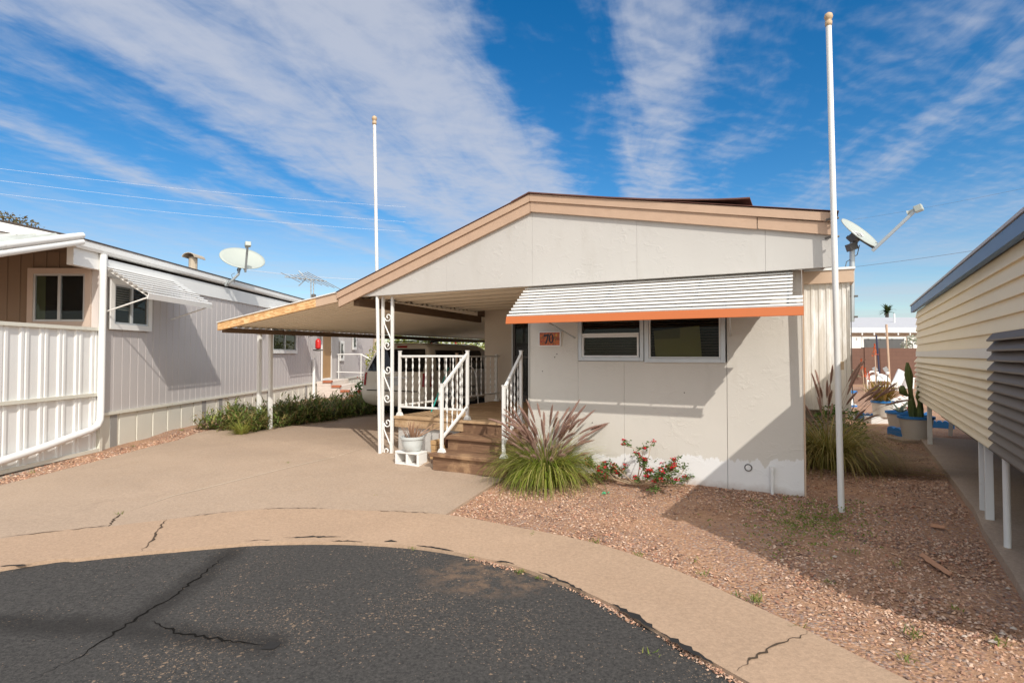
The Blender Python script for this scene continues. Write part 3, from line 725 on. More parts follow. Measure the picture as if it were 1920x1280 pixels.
wr = H(); wr.box(XM-.06, XM+.06, -.03, .0, 1.36, 2.01); 
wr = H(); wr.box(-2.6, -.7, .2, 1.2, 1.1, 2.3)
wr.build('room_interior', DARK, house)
# --- window awning: ten rolled slats, orange valance, struts
aw = H()
for i in range(10):
    y0 = -.03-.077*i; z0 = 2.318-.0432*i; x1 = -.08 if i < 7 else .01; y1 = y0-.095; z1 = z0-.012; xl = -3.16+.012*i
    aw.cur = 0; aw.prism([(y0, z0), (y1, z1), (y1-.007, z1-.008), (y1-.003, z1-.021), (y1+.003, z1-.019), (y1+.005, z1-.008), (y0, z0-.006)], xl, x1, 'x')
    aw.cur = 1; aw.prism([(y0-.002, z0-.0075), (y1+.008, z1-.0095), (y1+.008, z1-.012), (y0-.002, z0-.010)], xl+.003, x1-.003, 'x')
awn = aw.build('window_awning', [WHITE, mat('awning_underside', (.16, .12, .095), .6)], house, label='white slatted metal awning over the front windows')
aw = H(); aw.prism([(-.842, 1.888), (-.838, 1.893), (-.853, 1.813), (-.858, 1.813)], -3.05, .015, 'x'); aw.prism([(-.859, 1.8128), (-.83, 1.8128), (-.83, 1.808), (-.859, 1.808)], -3.05, .015, 'x'); aw.build('valance', ORANGE, awn)
for xx in (-2.95, -2.0, -1.0, -.12):
    aw = H(); aw.bar((xx, -.012, 2.30), (xx, -.84, 1.84), .02, .02); aw.build('rafter', ALU, awn)
for xx, xe in ((-2.52, -2.62), (-.70, -.62)):
    aw = H(); aw.bar((xx, -.01, 1.66), (xe, -.8, 1.86), .012, .012); aw.build('strut', ALU, awn)
aw = H(); aw.box(-3.15, -.08, -.03, -.002, 2.30, 2.332); aw.build('mount_rail', WHITE, awn)
# pipes and vents low on the wall
p = H(); p.tube([(-.30, -.04, -.1), (-.30, -.04, .22)], .017, 10); p.tube([(-.30, -.04, .22), (-.30, -.04, .27)], .024, 10); p.build('drain_pipe', PVC, house)
p = H()
ring = [(-.535+.035*math.cos(k/16*6.283), -.006, .235+.035*math.sin(k/16*6.283)) for k in range(17)]
p.tube(ring, .006, 6); p.build('vent_ring', DARKM, house)
p = H(); p.tube([(-.535, -.008, .235), (-.535, .0, .235)], .028, 14); p.build('vent_cap', STUC, house)
p = H()
for x0, x1 in ((-3.1, -1.2), (-1.19, -.02)): p.box(x0, x1, -.03, -.002, -.09, -.03 if x0 < -2 else -.045)
p.build('base_board', woodmat('old_board', (.33, .25, .18), (.5, .4, .3), 'x'), house)
for sx, sz in ((-2.80, 1.42), (-2.97, 1.24), (-2.77, 1.46), (-2.3, .62), (-1.2, 1.02)):
    q = H(); q.tube([(sx, -.006, sz), (sx, .0, sz)], .007, 6); q.build('screw', DARKM, house)
# --- house number tile
sg = thingH('house_number_sign', 'orange tile plaque reading 70 in a pale frame on the stucco wall', 'house number', -2.86, -.004, 1.65)
q = H(); q.box(-3.0, -2.72, -.02, -.006, 1.57, 1.735); q.build('tile', TILE, sg)
q = H(); rect(q, -3.012, -2.708, 1.558, 1.747, .0115, -.028, -.002); q.build('frame', WHITE, sg)
q = H(); cx, cz = -2.862, 1.652
vs = []
for k in range(28):
    a = k/28*2*math.pi
    for rx, rz_ in ((.034, .062), (.016, .046)): vs.append((cx+.022+rx*math.cos(a), -.0225, cz+.006+rz_*math.sin(a)))
q.add(vs, [(2*k, 2*k+1, (2*k+3) % 56, (2*k+2) % 56) for k in range(28)]); q.build('digit', BLACKP, sg)
q = H(); X = cx-.078
poly = [(X, cz+.055), (X+.07, cz+.062), (X+.07, cz+.046), (X+.036, cz-.062), (X+.014, cz-.062), (X+.046, cz+.036), (X+.014, cz+.034), (X+.006, cz+.024), (X-.006, cz+.028)]
q.add([(a, -.0225, b) for a, b in poly], [tuple(range(len(poly)))]); q.build('digit', BLACKP, sg)
for dx, dz, w_, h_ in ((-.106, .02, .022, .022), (-.1, -.045, .012, .014), (.072, .018, .014, .03), (.083, -.01, .012, .04), (.06, -.05, .03, .012)):
    q = H(); q.add([(cx+dx-w_/2, -.0222, cz+dz), (cx+dx, -.0222, cz+dz-h_/2), (cx+dx+w_/2, -.0222, cz+dz), (cx+dx, -.0222, cz+dz+h_/2)], [(0, 1, 2, 3)]); q.build('leaf_motif', SGREEN, sg)
for dx, dz, s_ in ((-.115, -.035, .02), (-.092, -.02, .014)):
    q = H(); q.add([(cx+dx-s_/2, -.0223, cz+dz-s_/2), (cx+dx+s_/2, -.0223, cz+dz-s_/2), (cx+dx+s_/2, -.0223, cz+dz+s_/2), (cx+dx-s_/2, -.0223, cz+dz+s_/2)], [(0, 1, 2, 3)]); q.build('flower_motif', SRED, sg)
q = H(); q.add([(cx+.082, -.0222, cz+.035), (cx+.104, -.0222, cz+.035), (cx+.104, -.0222, cz+.06), (cx+.082, -.0222, cz+.06)], [(0, 1, 2, 3)]); q.build('sun_motif', SYEL, sg)
# ================================================================== carport
cp = thingH('carport', 'low sloping carport roof with corrugated underside and chipboard front edge', 'carport', -9.2, 1)
c = H(); corr(c, -6.0, 2.33, -9.12, 1.935, -.15, 9.4, .15, .03); c.build('corrugated_roof', CEIL, cp)
c = H(); c.prism([(-6.31, 2.41), (-6.31, 2.395), (-9.13, 2.01), (-9.13, 2.025)], -.265, 9.4); c.build('roof_skin', WHITE, cp)
f = fas(-9.125, 2.012, -6.752, 2.334, 0, .135, -.246, -.20); f.build('fascia', OSB, cp, label='raw chipboard fascia')
f = fas(-6.75, 2.334, -6.294, 2.394, 0, .135, -.242, -.20); f.build('fascia', TRIML, cp, label='tan painted fascia')
b = H(); b.box(-9.08, -8.98, -.19, 9.4, 1.84, 1.925); b.build('eave_beam', BEAMW, cp)
b = H(); b.add([(-6.08, -.12, 2.2), (-5.98, -.12, 2.2), (-5.9, 3.4, 2.12), (-6.0, 3.4, 2.12), (-6.08, -.12, 2.325), (-5.98, -.12, 2.325), (-5.9, 3.4, 2.24), (-6.0, 3.4, 2.24)], [(0, 3, 2, 1), (4, 5, 6, 7), (0, 1, 5, 4), (1, 2, 6, 5), (2, 3, 7, 6), (3, 0, 4, 7)]); b.build('ridge_beam', BEAMW, cp)
b = H(); b.prism([(-6.0, 2.25), (-5.84, 2.25), (-5.84, 2.45), (-6.0, 2.4)], 3.41, 9.4); b.build('ridge_beam', BEAMW, cp)
for (x, y) in ((-9.2, .93), (-9.42, .85), (-9.1, 6.3)):
    b = H(); b.box(x-.032, x+.032, y-.032, y+.032, -.05, 1.86); b.box(x-.06, x+.06, y-.06, y+.06, 1.86, 1.875); b.build('post', WHITE, cp, bevel=.004)
b = H(); b.box(-9.5, -9.05, .8, .97, 1.877, 1.925); b.build('post_head', BEAMW, cp)
# ================================================================== scroll porch post
pp = thingH('porch_post', 'white wrought iron post with scrollwork under the left end of the gable', 'porch post', -5.65, -.06)
for x in (-5.555, -5.375):
    b = H(); b.box(x-.019, x+.019, -.079, -.041, -.1, 2.318); b.build('post_tube', WHITE, pp, bevel=.004)
b = H(); b.box(-5.60, -5.33, -.11, -.01, -.075, -.052); b.build('foot_plate', DARKM, pp)
def spiral(cx, cz, r0, r1, a0, a1, n=26):
    return [(cx+(r0+(r1-r0)*k/n)*math.cos(a0+(a1-a0)*k/n), -.06, cz+(r0+(r1-r0)*k/n)*math.sin(a0+(a1-a0)*k/n)) for k in range(n+1)]
for z in (1.80, 1.02, .24):
    # an S: hook at the top right, slanting stem, hook at the bottom left
    up = spiral(-5.455, z+.21, .014, .07, math.radians(250), math.radians(-180), 30)
    lo = spiral(-5.468, z-.21, .07, .014, math.radians(0), math.radians(-430), 30)
    pts = up+[(-5.525, -.06, z+.11), (-5.465, -.06, z), (-5.405, -.06, z-.11)]+lo
    b = H(); b.tube(pts, .0105, 6); b.build('scroll', WHITE, pp, smooth=True)
# ================================================================== flagpoles
POLEW = mat('pole_paint', (.76, .75, .72), .45, .05, grime=(.38, .24, .14), gs=(1, 1, .22), gscale=7, gth=(.6, .72), gamount=.8)
def pole(x0, y0, z0, top, r, name, lab, rust=True):
    base = FH @ Vector((x0, y0, z0)); o = thing(name, lab, 'flagpole', base, 0, 'flagpoles at the ends of the gable')
    n = 12; pts = [base.lerp(top, i/n) for i in range(n+1)]
    m = MB(); m.tube(pts, [r*(1-.12*i/n) for i in range(n+1)], 12); m.build('pole', POLEW, o, smooth='auto')
    m = MB(); m.lathe(top, [(.028, -.05), (.032, -.03), (.032, -.005), (.018, .0), (.03, .015), (.04, .04), (.033, .068), (.01, .085)], 14); m.build('finial', RUSTY, o, smooth=True)
    return o
b1 = FH @ Vector((-5.53, -.135, -.08))
fp1 = pole(-5.53, -.135, -.1, atY(702, 228, b1.y), .027, 'flagpole', 'slim white flagpole rising beside the scrollwork porch post')
b2 = FH @ Vector((.315, -.30, -.1))
fp2 = pole(.315, -.30, -.14, atY(1553.5, 40, b2.y), .029, 'flagpole', 'tall white flagpole with rusty ball strapped to the right end of the gable')
tp = atY(1553.5, 40, b2.y)
for zz in (2.78, 2.6):
    m = MB(); q = b2.lerp(tp, (zz+.1)/(tp.z+.1)); m.tube([q+Vector((-.03, .1, 0)), q, q+Vector((.045, 0, 0))], .012, 6); m.build('bracket', DARKM, fp2)
m = MB(); q = b2.lerp(tp, .3); m.bar(q+Vector((.03, -.02, -.04)), q+Vector((.03, -.02, .04)), .015, .03); m.build('cleat', RUSTY, fp2)
# ================================================================== deck and steps
dk = thingH('porch_deck', 'weathered wooden porch deck with three steps in front of the entry', 'deck', -4.4, 1.0)
d = H(); y = .17
while y < 3.38:
    d.box(-5.54, -3.16, y, min(y+.137, 3.4), .485, .522); y += .142
d.build('deck_boards', DECK, dk, bevel=.004)
d = H(); d.box(-5.53, -4.30, .19, .225, .36, .484); d.box(-5.53, -5.49, .226, 3.38, .36, .484); d.build('rim_board', DECK, dk)
d = H(); d.box(-5.49, -4.38, .235, .26, -.08, .359); d.box(-5.49, -5.465, .261, 3.3, -.08, .359); d.build('skirt_panel', STUCG, dk)
d = H(); d.box(-4.34, -3.17, .2, .24, .33, .484); d.build('riser', STEPW, dk)
for z1, y0, y1 in ((.345, -.20, .2), (.165, -.55, -.12)):
    d = H(); k = (y1-y0)/2
    for j in range(2): d.box(-4.36, -3.2, y0+k*j, y0+k*(j+1)-.006, z1-.042, z1)
    d.build('tread', STEPW, dk, bevel=.006)
    d = H(); d.box(-4.32, -3.22, y0+.04, y0+.085, z1-.22, z1-.044); d.box(-4.325, -4.28, y0+.086, y1, z1-.25, z1-.044); d.build('riser', STEPW, dk, bevel=.004)
# ------------------------------------------------------------------ railings
def baluster(mb, x, y, z0, z1, w=.021, t=.006, turns=3.2):
    n = 22; vs = []
    for i in range(n+1):
        a = i/n*turns*2*math.pi; c, s = math.cos(a), math.sin(a)
        z = z0+(z1-z0)*i/n
        for px, py in ((-w/2, -t/2), (w/2, -t/2), (w/2, t/2), (-w/2, t/2)):
            vs.append((x+px*c-py*s, y+px*s+py*c, z))
    mb.add(vs, [(i*4+j, i*4+(j+1) % 4, i*4+4+(j+1) % 4, i*4+4+j) for i in range(n) for j in range(4)])
def rpost(parent, x, y, z0, z1, m=WHITE, t=.019):
    b = H(); b.box(x-t, x+t, y-t, y+t, z0, z1); b.box(x-t-.005, x+t+.005, y-t-.005, y+t+.005, z1, z1+.012)
    b.prism([(x-.05, z0), (x+.05, z0), (x+.024, z0+.05), (x-.024, z0+.05)], y-.035, y+.035); b.build('post', m, parent, bevel=.003)
def rail(parent, a, b, w=.034, h=.03, name='rail'): 
    q = H(); q.bar(a, b, w, h); q.build(name, WHITE, parent, bevel=.003)
fr = thingH('railing', 'white metal railing with twisted bars along the front of the deck', 'railing', -5, .3, .52, 'white twisted bar railings')
rpost(fr, -5.49, .26, .522, 1.50)
rpost(fr, -4.27, .26, .522, 1.50)
rail(fr, (-5.47, .26, 1.43), (-4.29, .26, 1.43)); rail(fr, (-5.47, .26, .66), (-4.29, .26, .66))
for k in range(9):
    q = H(); baluster(q, -5.49+1.22*(k+1)/10, .26, .675, 1.415); q.build('baluster', WHITE, fr)
lr = thingH('railing', 'white metal railing with twisted bars along the carport side of the deck', 'railing', -5.64, 2, .52, 'white twisted bar railings')
rpost(lr, -5.49, 1.85, .522, 1.47, TRIML); rpost(lr, -5.49, 3.3, .522, 1.45)
rail(lr, (-5.49, .285, 1.42), (-5.49, 3.4, 1.42)); rail(lr, (-5.49, .285, .68), (-5.49, 3.4, .68))
for k in range(17):
    q = H(); baluster(q, -5.49, .3+3.0*(k+.6)/17, .695, 1.405); q.build('baluster', WHITE, lr)
for nm, xx, lab in (('L', -4.24, 'white sloping handrail with twisted bars on the left of the porch steps'), ('R', -3.31, 'white sloping handrail partly behind the fountain grass on the right of the porch steps')):
    sr = thingH('handrail', lab, 'handrail', xx, -.1, .2, 'handrails of the porch steps')
    y0 = -.42; y1 = .24; xu = -4.27 if nm == 'L' else -3.4
    rpost(sr, xx, y0, .165, 1.06)
    if nm == 'R': rpost(sr, xu, y1, .522, 1.5)
    rail(sr, (xx, y0+.02, 1.03), (xu, y1-.0, 1.455), .036, .036); rail(sr, (xx, y0+.02, .36), (xu, y1-.0, .70))
    for k in range(4):
        t_ = (k+1)/5; yy = y0+(y1-y0)*t_; q = H(); baluster(q, xx+(xu-xx)*t_, yy, .36+.34*t_+.01, 1.03+.425*t_-.01, turns=2.6); q.build('baluster', WHITE, sr)
# ------------------------------------------------------------------ paver stack by the steps
k = 0
for lvl in range(6):
    for c in range(2):
        x0 = -4.51+.0 + (.0 if lvl % 2 else .008); yy = -.20+c*.205+R.uniform(-.006, .006)
        if lvl == 5 and c == 0: continue
        z0 = -.03+.064*lvl
        q = H(); dx = R.uniform(-.008, .008); q.box(x0+dx, x0+.10+dx, yy-.1, yy+.1, z0, z0+.06)
        row = ['bottom', 'second', 'third', 'fourth', 'fifth', 'top'][lvl]
        mm = R.choice(BRICKS); cn = {BRICKS[0]: 'red-brown', BRICKS[1]: 'dark brown', BRICKS[2]: 'tan'}[mm]
        q.build('paver_brick', mm, None, FH @ Vector((x0+.05, yy, z0)), ROTH, bevel=.005, label='%s paver brick in the %s layer, %s pile, left of the porch steps' % (cn, row, 'front' if c == 0 else 'rear'), cat='brick', group='paver bricks stacked beside the steps')
# ------------------------------------------------------------------ concrete block, pot with dry plant
bl = H(); B0 = (-4.79, -.36); zb = -.06
bx0, bx1, by0, by1 = B0[0]-.2, B0[0]+.2, B0[1]-.1, B0[1]+.1; zt = zb+.195
bl.box(bx0, bx1, by0, by1, zb, zb+.032); bl.box(bx0, bx1, by0, by1, zt-.032, zt)
for x0, x1 in ((bx0, bx0+.034), (B0[0]-.017, B0[0]+.017), (bx1-.034, bx1)): bl.box(x0, x1, by0+.001, by1-.001, zb+.033, zt-.033)
bl.build('concrete_block', WHITE, None, FH @ Vector((B0[0], B0[1], zb)), ROTH, bevel=.006, label='white painted hollow concrete block on its side below the deck', cat='concrete block')
pc = FH @ Vector((B0[0]+.02, B0[1], zt))
pot = thing('plant_pot', 'pale grey glazed plant pot standing on the white concrete block', 'plant pot', pc)
q = MB(); q.lathe(pc, [(.10, 0), (.125, .02), (.142, .1), (.15, .165), (.165, .168), (.168, .2), (.152, .202), (.146, .17)], 28); q.build('bowl', GREYPOT, pot, smooth='auto')
q = MB(); q.lathe(pc, [(.146, .16), (.145, .172)], 20); q.build('soil', DARKM, pot)
pl = MB()
for i in range(60):
    a = R.uniform(0, 6.28); r = R.uniform(0, .11)
    blade(pl, pc+Vector((r*math.cos(a), r*math.sin(a), .17)), a, R.uniform(.9, 1.5), R.uniform(.12, .3), .016, R.uniform(-.2, .6), 4)
for dd in ((.42, -.1, .2), (.36, .1, .26)):
    e = pc+Vector((.05, 0, .17)); pl.tube([e, e+Vector(dd)*.5+Vector((0, 0, .02)), e+Vector(dd)*.8], [.01, .008, .005], 6)
dp = pl.build('dry_plant', DRYP, None, pc+Vector((0, 0, .17)), label='dry tan spiky plant growing in the pale grey pot', cat='plant')
# ------------------------------------------------------------------ bits behind the railing
q = H(); q.tube([(-5.36, .9, .525), (-5.44, 1.5, 1.22)], .012, 8); q.build('broom_handle', TEAL, None, FH @ Vector((-5.36, .9, .525)), ROTH, label='teal broom handle leaning against the deck railing', cat='broom handle', smooth=True)
ch = thingH('folded_chair', 'pale tube frame of a folded chair behind the deck railing', 'chair', -5.95, 3.1, 0)
arch = [(-5.98, 2.5, -.02), (-5.98, 2.62, .6), (-5.98, 2.75, 1.0), (-5.98, 2.95, 1.2), (-5.98, 3.15, 1.2), (-5.98, 3.32, 1.0), (-5.98, 3.4, .5), (-5.98, 3.45, 0)]
q = H(); q.tube(smooth_curve([Vector(a) for a in arch], 5), .012, 7); q.build('frame', WHITE, ch, smooth=True)
q = H()
for i in range(5): q.box(-6.0, -5.99, 2.72+.0*i, 3.3, .25+.13*i, .31+.13*i)
q.build('webbing', mat('webbing', (.2, .19, .17), .8), ch)
# ================================================================== vehicle under the carport
van = thingH('parked_van', 'champagne minivan with roof rack parked under the carport, rear facing out', 'van', -6.95, 6.2)
vb = FH @ Vector((0, 0, 0)); VO = toH(Vector((-2.74, 12.75, 0)))   # middle of its rear bumper
FV = FH @ Matrix.Translation((VO.x-.0, VO.y, .0))
ZP = [(.28, .70, .10), (.34, .86, .03), (.45, .93, 0), (.62, .95, -.01), (.66, .955, .055), (.85, .96, .07), (1.0, .955, .09), (1.06, .94, .11), (1.3, .885, .235), (1.5, .82, .335), (1.6, .77, .375), (1.67, .69, .40), (1.71, .56, .45), (1.73, .3, .5), (1.735, 0, .52)]
def xw(z):
    for (a, b, c), (d, e, f_) in zip(ZP[:-1], ZP[1:]):
        if a <= z <= d: return b+(e-b)*(z-a)/(d-a)
    return 0
def yr(z):
    for (a, b, c), (d, e, f_) in zip(ZP[:-1], ZP[1:]):
        if a <= z <= d: return c+(f_-c)*(z-a)/(d-a)
    return .5
def half(z): return xw(z)
st = []      # stations along the length: (y function, x scale)
def yfront(z): return 4.95 if z < .8 else 4.95-(z-.8)*1.1 if z < 1.02 else 3.95-(z-1.02)*1.7
st.append((lambda z: yr(z), .90)); st.append((lambda z: yr(z)+.02, .955)); st.append((lambda z: yr(z)+.07, .985)); st.append((lambda z: yr(z)+.2, 1)); st.append((lambda z: 1.6, 1)); st.append((lambda z: 2.6, 1.0))
st.append((lambda z: yfront(z)-.25, .98)); st.append((lambda z: yfront(z), .86))
b = MB(FV); vs = []; fs = []; nz = len(ZP); ring = 2*nz-1
for yf, sc in st:
    for i in range(nz): vs.append((-ZP[i][1]*sc, yf(ZP[i][0]), ZP[i][0]))
    for i in range(nz-2, -1, -1): vs.append((ZP[i][1]*sc, yf(ZP[i][0]), ZP[i][0]))
for k_ in range(len(st)-1):
    for j in range(ring-1): a = k_*ring+j; fs.append((a, a+1, a+1+ring, a+ring))
for k_ in (0, len(st)-1):
    for i in range(nz-1):
        a = k_*ring; c0, c1, d0, d1 = a+i, a+i+1, a+ring-1-i-1, a+ring-1-i
        fs.append((c0, c1, d0, d1) if c1 != d0 else (c0, c1, d1))
b.add(vs, fs); b.build('body', CARP, van, smooth=True)
def gridpatch(mb, f, us, ws):
    n = len(ws); mb.add([f(u, w_) for u in us for w_ in ws], [(i*n+j, i*n+j+1, (i+1)*n+j+1, (i+1)*n+j) for i in range(len(us)-1) for j in range(n-1)])
lin = lambda a, b_, n: [a+(b_-a)*i/(n-1) for i in range(n)]
g = MB(FV); gridpatch(g, lambda u, z: (u*(xw(z)*.9-.035), yr(z)-.008, z), lin(-1, 1, 9), lin(1.07, 1.585, 9)); g.build('rear_window', CARG, van, smooth=True)
g = MB(FV)
gridpatch(g, lambda y_, z: (xw(z)+.006, y_+.30*(z-1.08), z), lin(.42, 1.55, 8), lin(1.09, 1.56, 8))
g.build('side_window', CARG, van, smooth=True)
g = MB(FV); gridpatch(g, lambda y_, z: (xw(z)+.006, y_+.04*(z-1.08), z), lin(1.72, 2.55, 6), lin(1.09, 1.56, 8)); g.build('side_window', CARG, van, smooth=True)
for s_ in (-1, 1):
    g = MB(FV)
    def lampf(u, z):
        # wraps round the rear corner
        X_ = xw(z)
        if u < .5: return (s_*(X_*.9-.05+.05*u*2), yr(z)-.008, z)
        q_ = (u-.5)*2; return (s_*(X_*(.9+.095*min(1, q_*1.6))+.006), yr(z)-.008+.19*q_, z)
    gridpatch(g, lampf, lin(0, 1, 9), lin(.74, 1.04, 7)); g.build('tail_light', REDL, van, smooth=True)
g = MB(FV); gridpatch(g, lambda u, z: (u*.15, yr(z)-.01, z), lin(-1, 1, 5), lin(1.615, 1.66, 3)); g.build('brake_light', REDL, van)
g = MB(FV); g.bar((-.42, .07, .93), (.42, .07, .93), .03, .035); g.build('chrome_strip', CHROME, van, bevel=.004)
g = MB(FV); g.box(-.16, .16, .05, .06, .76, .9); g.build('licence_plate', mat('plate', (.55, .58, .6), .4, .2, 20), van, bevel=.002)
g = MB(FV); g.box(-.72, .72, -.022, .06, .628, .645); g.build('bumper_pad', RUB, van)
for s_ in (-1, 1):
    g = MB(FV); g.tube([(s_*.62, .62, 1.72), (s_*.62, .72, 1.77), (s_*.62, 1.6, 1.785), (s_*.62, 2.7, 1.78), (s_*.62, 2.8, 1.72)], .014, 6); g.build('roof_rail', RUB, van)
for y_ in (.95, 1.9):
    g = MB(FV); g.tube([(-.62, y_, 1.775), (0, y_, 1.795), (.62, y_, 1.775)], .013, 6); g.build('roof_bar', RUB, van)
for y_ in (.98, 3.85):
    for s_ in (-1, 1):
        g = MB(FV @ Matrix.Translation((s_*.86, y_, .33)) @ Matrix.Rotation(math.pi/2, 4, 'Y')); g.lathe((0, 0, 0), [(.2, -.1), (.31, -.1), (.33, -.07), (.33, .07), (.31, .1), (.2, .1)], 24); wh = g.build('wheel', RUB, van, smooth='auto')
        g = MB(FV @ Matrix.Translation((s_*.87, y_, .33)) @ Matrix.Rotation(math.pi/2, 4, 'Y')); g.lathe((0, 0, 0), [(.05, -.1), (.2, -.09), (.2, .09), (.05, .1)], 18); g.build('rim', ALU, wh)
g = MB(FV); g.box(-.8, .8, .35, 4.6, .2, .3); g.build('underbody', RUB, van)
g = MB(FV); g.bar((.05, yr(1.08)-.02, 1.08), (.5, yr(1.12)-.02, 1.14), .02, .02); g.build('wiper', RUB, van)
# ================================================================== neighbouring home on the left
L = lambda: MB(FL)
nb = thing('mobile_home', 'long pale lilac mobile home with white skirting and slatted window awnings', 'mobile home', FL @ Vector((-2, 6, -.1)), .0095)
zs = .50; LEN = 18.6
def groove(mb, y0, y1, z0, z1, x, pitch=.205, d=.008, w=.013, skip=()):
    prof = []; y = y0
    while y < y1:
        prof += [(x, y, z0), (x-d, y+.004, z0), (x-d, y+w, z0), (x, y+w+.004, z0)]; y += pitch
    prof.append((x, y1, z0)); mb.profile(prof, (0, 0, z0), (0, 0, z1))
m = L(); groove(m, .12, LEN, zs+.02, 2.93, 0); m.box(-5.0, -.03, .03, LEN, zs, 2.9); m.build('side_wall', LILAC, nb)
m = L(); prof = []; x = -.02
while x > -6: prof += [(x, 0, 1), (x-.006, .01, 1), (x-.02, .01, 1), (x-.026, 0, 1)]; x -= .205
m.profile(prof, (0, 0, 0), (0, 0, 2.2)); m.F = FL @ Matrix.Translation((0, .0, .9)) @ Matrix.Translation((0, 0, -1))
m.build('end_wall', TANS, nb)
m = L(); m.box(-.13, .012, -.025, .11, zs, 2.95); m.build('corner_board', mat('corner_lilac', (.62, .57, .54), .7), nb)
m = L(); groove(m, .02, LEN, -.14, zs-.03, -.004, .45, .02, .04); m.build('skirting', SKIRT, nb)
m = L(); m.box(-.03, .035, .0, LEN, zs-.03, zs+.018); m.build('skirting_cap', SKIRT, nb)
for y in (.28, 3.05, 3.75, 6.3, 9.2):
    m = L(); m.box(-.01, .004, y, y+.16, -.1, zs-.05); m.build('vent_panel', VENTM, nb)
m = L(); m.box(-.02, .035, .12, LEN, 2.72, 3.0); m.build('frieze_board', RIBW, nb)
m = L(); m.prism([(-.05, 3.06), (.08, 3.06), (.1, 3.10), (.1, 3.20), (.08, 3.20), (.07, 3.12), (-.05, 3.12)], -.62, LEN+.3, 'y'); m.build('gutter', WHITE, nb)
m = L(); m.prism([(.11, 3.215), (-3.2, 3.93), (-6.6, 3.2), (-6.6, 3.17), (-3.2, 3.89), (.11, 3.19)], -.66, LEN+.3); m.build('roof', SHINGLE, nb)
m = L(); m.prism([(-.0, 2.95), (-6.4, 2.95), (-6.4, 3.17), (-3.2, 3.87), (-.0, 3.14)], .02, .06); m.build('end_gable', TANS, nb)
m = L(); m.prism([(.105, 3.185), (.105, 3.06), (-3.2, 3.74), (-3.2, 3.885)], -.655, -.60); m.build('rake_board', RIBW, nb)
m = L(); m.prism([(.0, 3.07), (-6.3, 3.07), (-3.2, 3.72)], -.60, -.57); m.build('gable_infill', RIBW, nb)
m = L(); m.box(-.07, .03, -.60, .118, 2.80, 3.055); m.build('eave_beam', RIBW, nb)
# downspout with its long run along the fence
m = L(); pts = [(.075, -.045, 3.05), (.075, -.045, 2.0), (.075, -.045, .55), (.08, -.06, .42), (.09, -.14, .33), (.1, -.3, .29), (.11, -1.2, .17), (.11, -3.0, -.02)]
m.tube([Vector(p) for p in pts], .052, 10); m.build('downspout', PVC, nb, smooth='auto')
m = L(); m.tube([(-.16, -.02, 3.0), (-.15, -.03, 2.7), (-.15, -.03, 1.2)], .017, 6); m.build('conduit', GREYM, nb)
# windows
def window(parent, F, x0, x1, z0, z1, axis='x', tm=WHITE, curtain=None, div=1, out=1, trim=.09, sill=True):
    """F frame in which the window lies in the local x-z plane facing local -y"""
    m = MB(F); rect(m, x0-trim, x1+trim, z0-trim, z1+trim, trim, -.03, .005); fr_ = m.build('window', tm, parent)
    m = MB(F); rect(m, x0+.001, x1-.001, z0+.001, z1-.001, .03, -.022, .02)
    for k in range(div): xx = x0+(x1-x0)*(k+1)/(div+1); m.box(xx-.022, xx+.022, -.024, .02, z0+.031, z1-.031)
    m.build('frame', ALU, fr_)
    m = MB(F); m.box(x0+.03, x1-.03, .0, .004, z0+.03, z1-.03); m.build('pane', GLASS, fr_)
    m = MB(F); m.box(x0, x1, .021, .024, z0, z1); m.build('dark_backing', DARK, fr_)
    return fr_
FE = FL @ Matrix.Translation((0, -.03, 0))
w1 = window(nb, FE, -1.02, -.20, 1.98, 2.74, tm=mat('tan_frame', (.56, .45, .37), .7))
m = MB(FE); m.box(-.99, -.85, .012, .016, 2.01, 2.71); m.build('curtain', mat('curtain_green', (.16, .19, .1), .9), w1)
FS = FL @ Matrix.Rotation(math.pi/2, 4, 'Z')   # local x -> along wall, local -y -> outwards
FS = FS @ Matrix.Translation((0, -.03, 0))
w2 = window(nb, FS, .26, 1.14, 1.96, 2.62)
m = MB(FS)
z = 2.2
while z < 2.6: m.box(.3, .68, .012, .014, z, z+.022); z += .04
m.build('blind', mat('blind_pale', (.4, .39, .36), .6), w2)
w3 = window(nb, FS, 6.55, 8.25, 1.58, 2.5)
window(nb, FS, 14.7, 15.1, 1.75, 2.7, div=0); window(nb, FS, 12.9, 13.25, 1.3, 1.9, div=0)
def side_awning(y0, y1, zt, zb, proj):
    a = L(); n = 9
    for i in range(n):
        xx = .03+proj*i/n; zz = zt+(zb-zt)*i/n; x2 = xx+proj/n*1.15; z2 = zz-.012
        a.prism([(xx, zz), (x2, z2), (x2+.004, z2-.02), (x2-.003, z2-.018), (x2-.005, z2-.006), (xx, zz-.007)], y0, y1, 'y')
    o = a.build('window_awning', WHITE, nb)
    a = L(); a.bar((.03+proj+.015, y0, zb-.03), (.03+proj+.015, y1, zb-.03), .012, .09, (.3, 0, 1)); a.build('valance', WHITE, o)
    for yy in (y0+.06, y1-.06):
        a = L(); a.tube([(.01, yy, zt-.75), (.02+proj, yy, zb-.04)], .012, 6); a.build('arm', WHITE, o)
        a = L(); a.bar((.02, yy, zt-.02), (.02+proj, yy, zb-.03), .02, .02); a.build('rafter', WHITE, o)
side_awning(.0, 1.95, 2.88, 2.42, .72); side_awning(6.3, 8.5, 2.75, 2.2, .62)
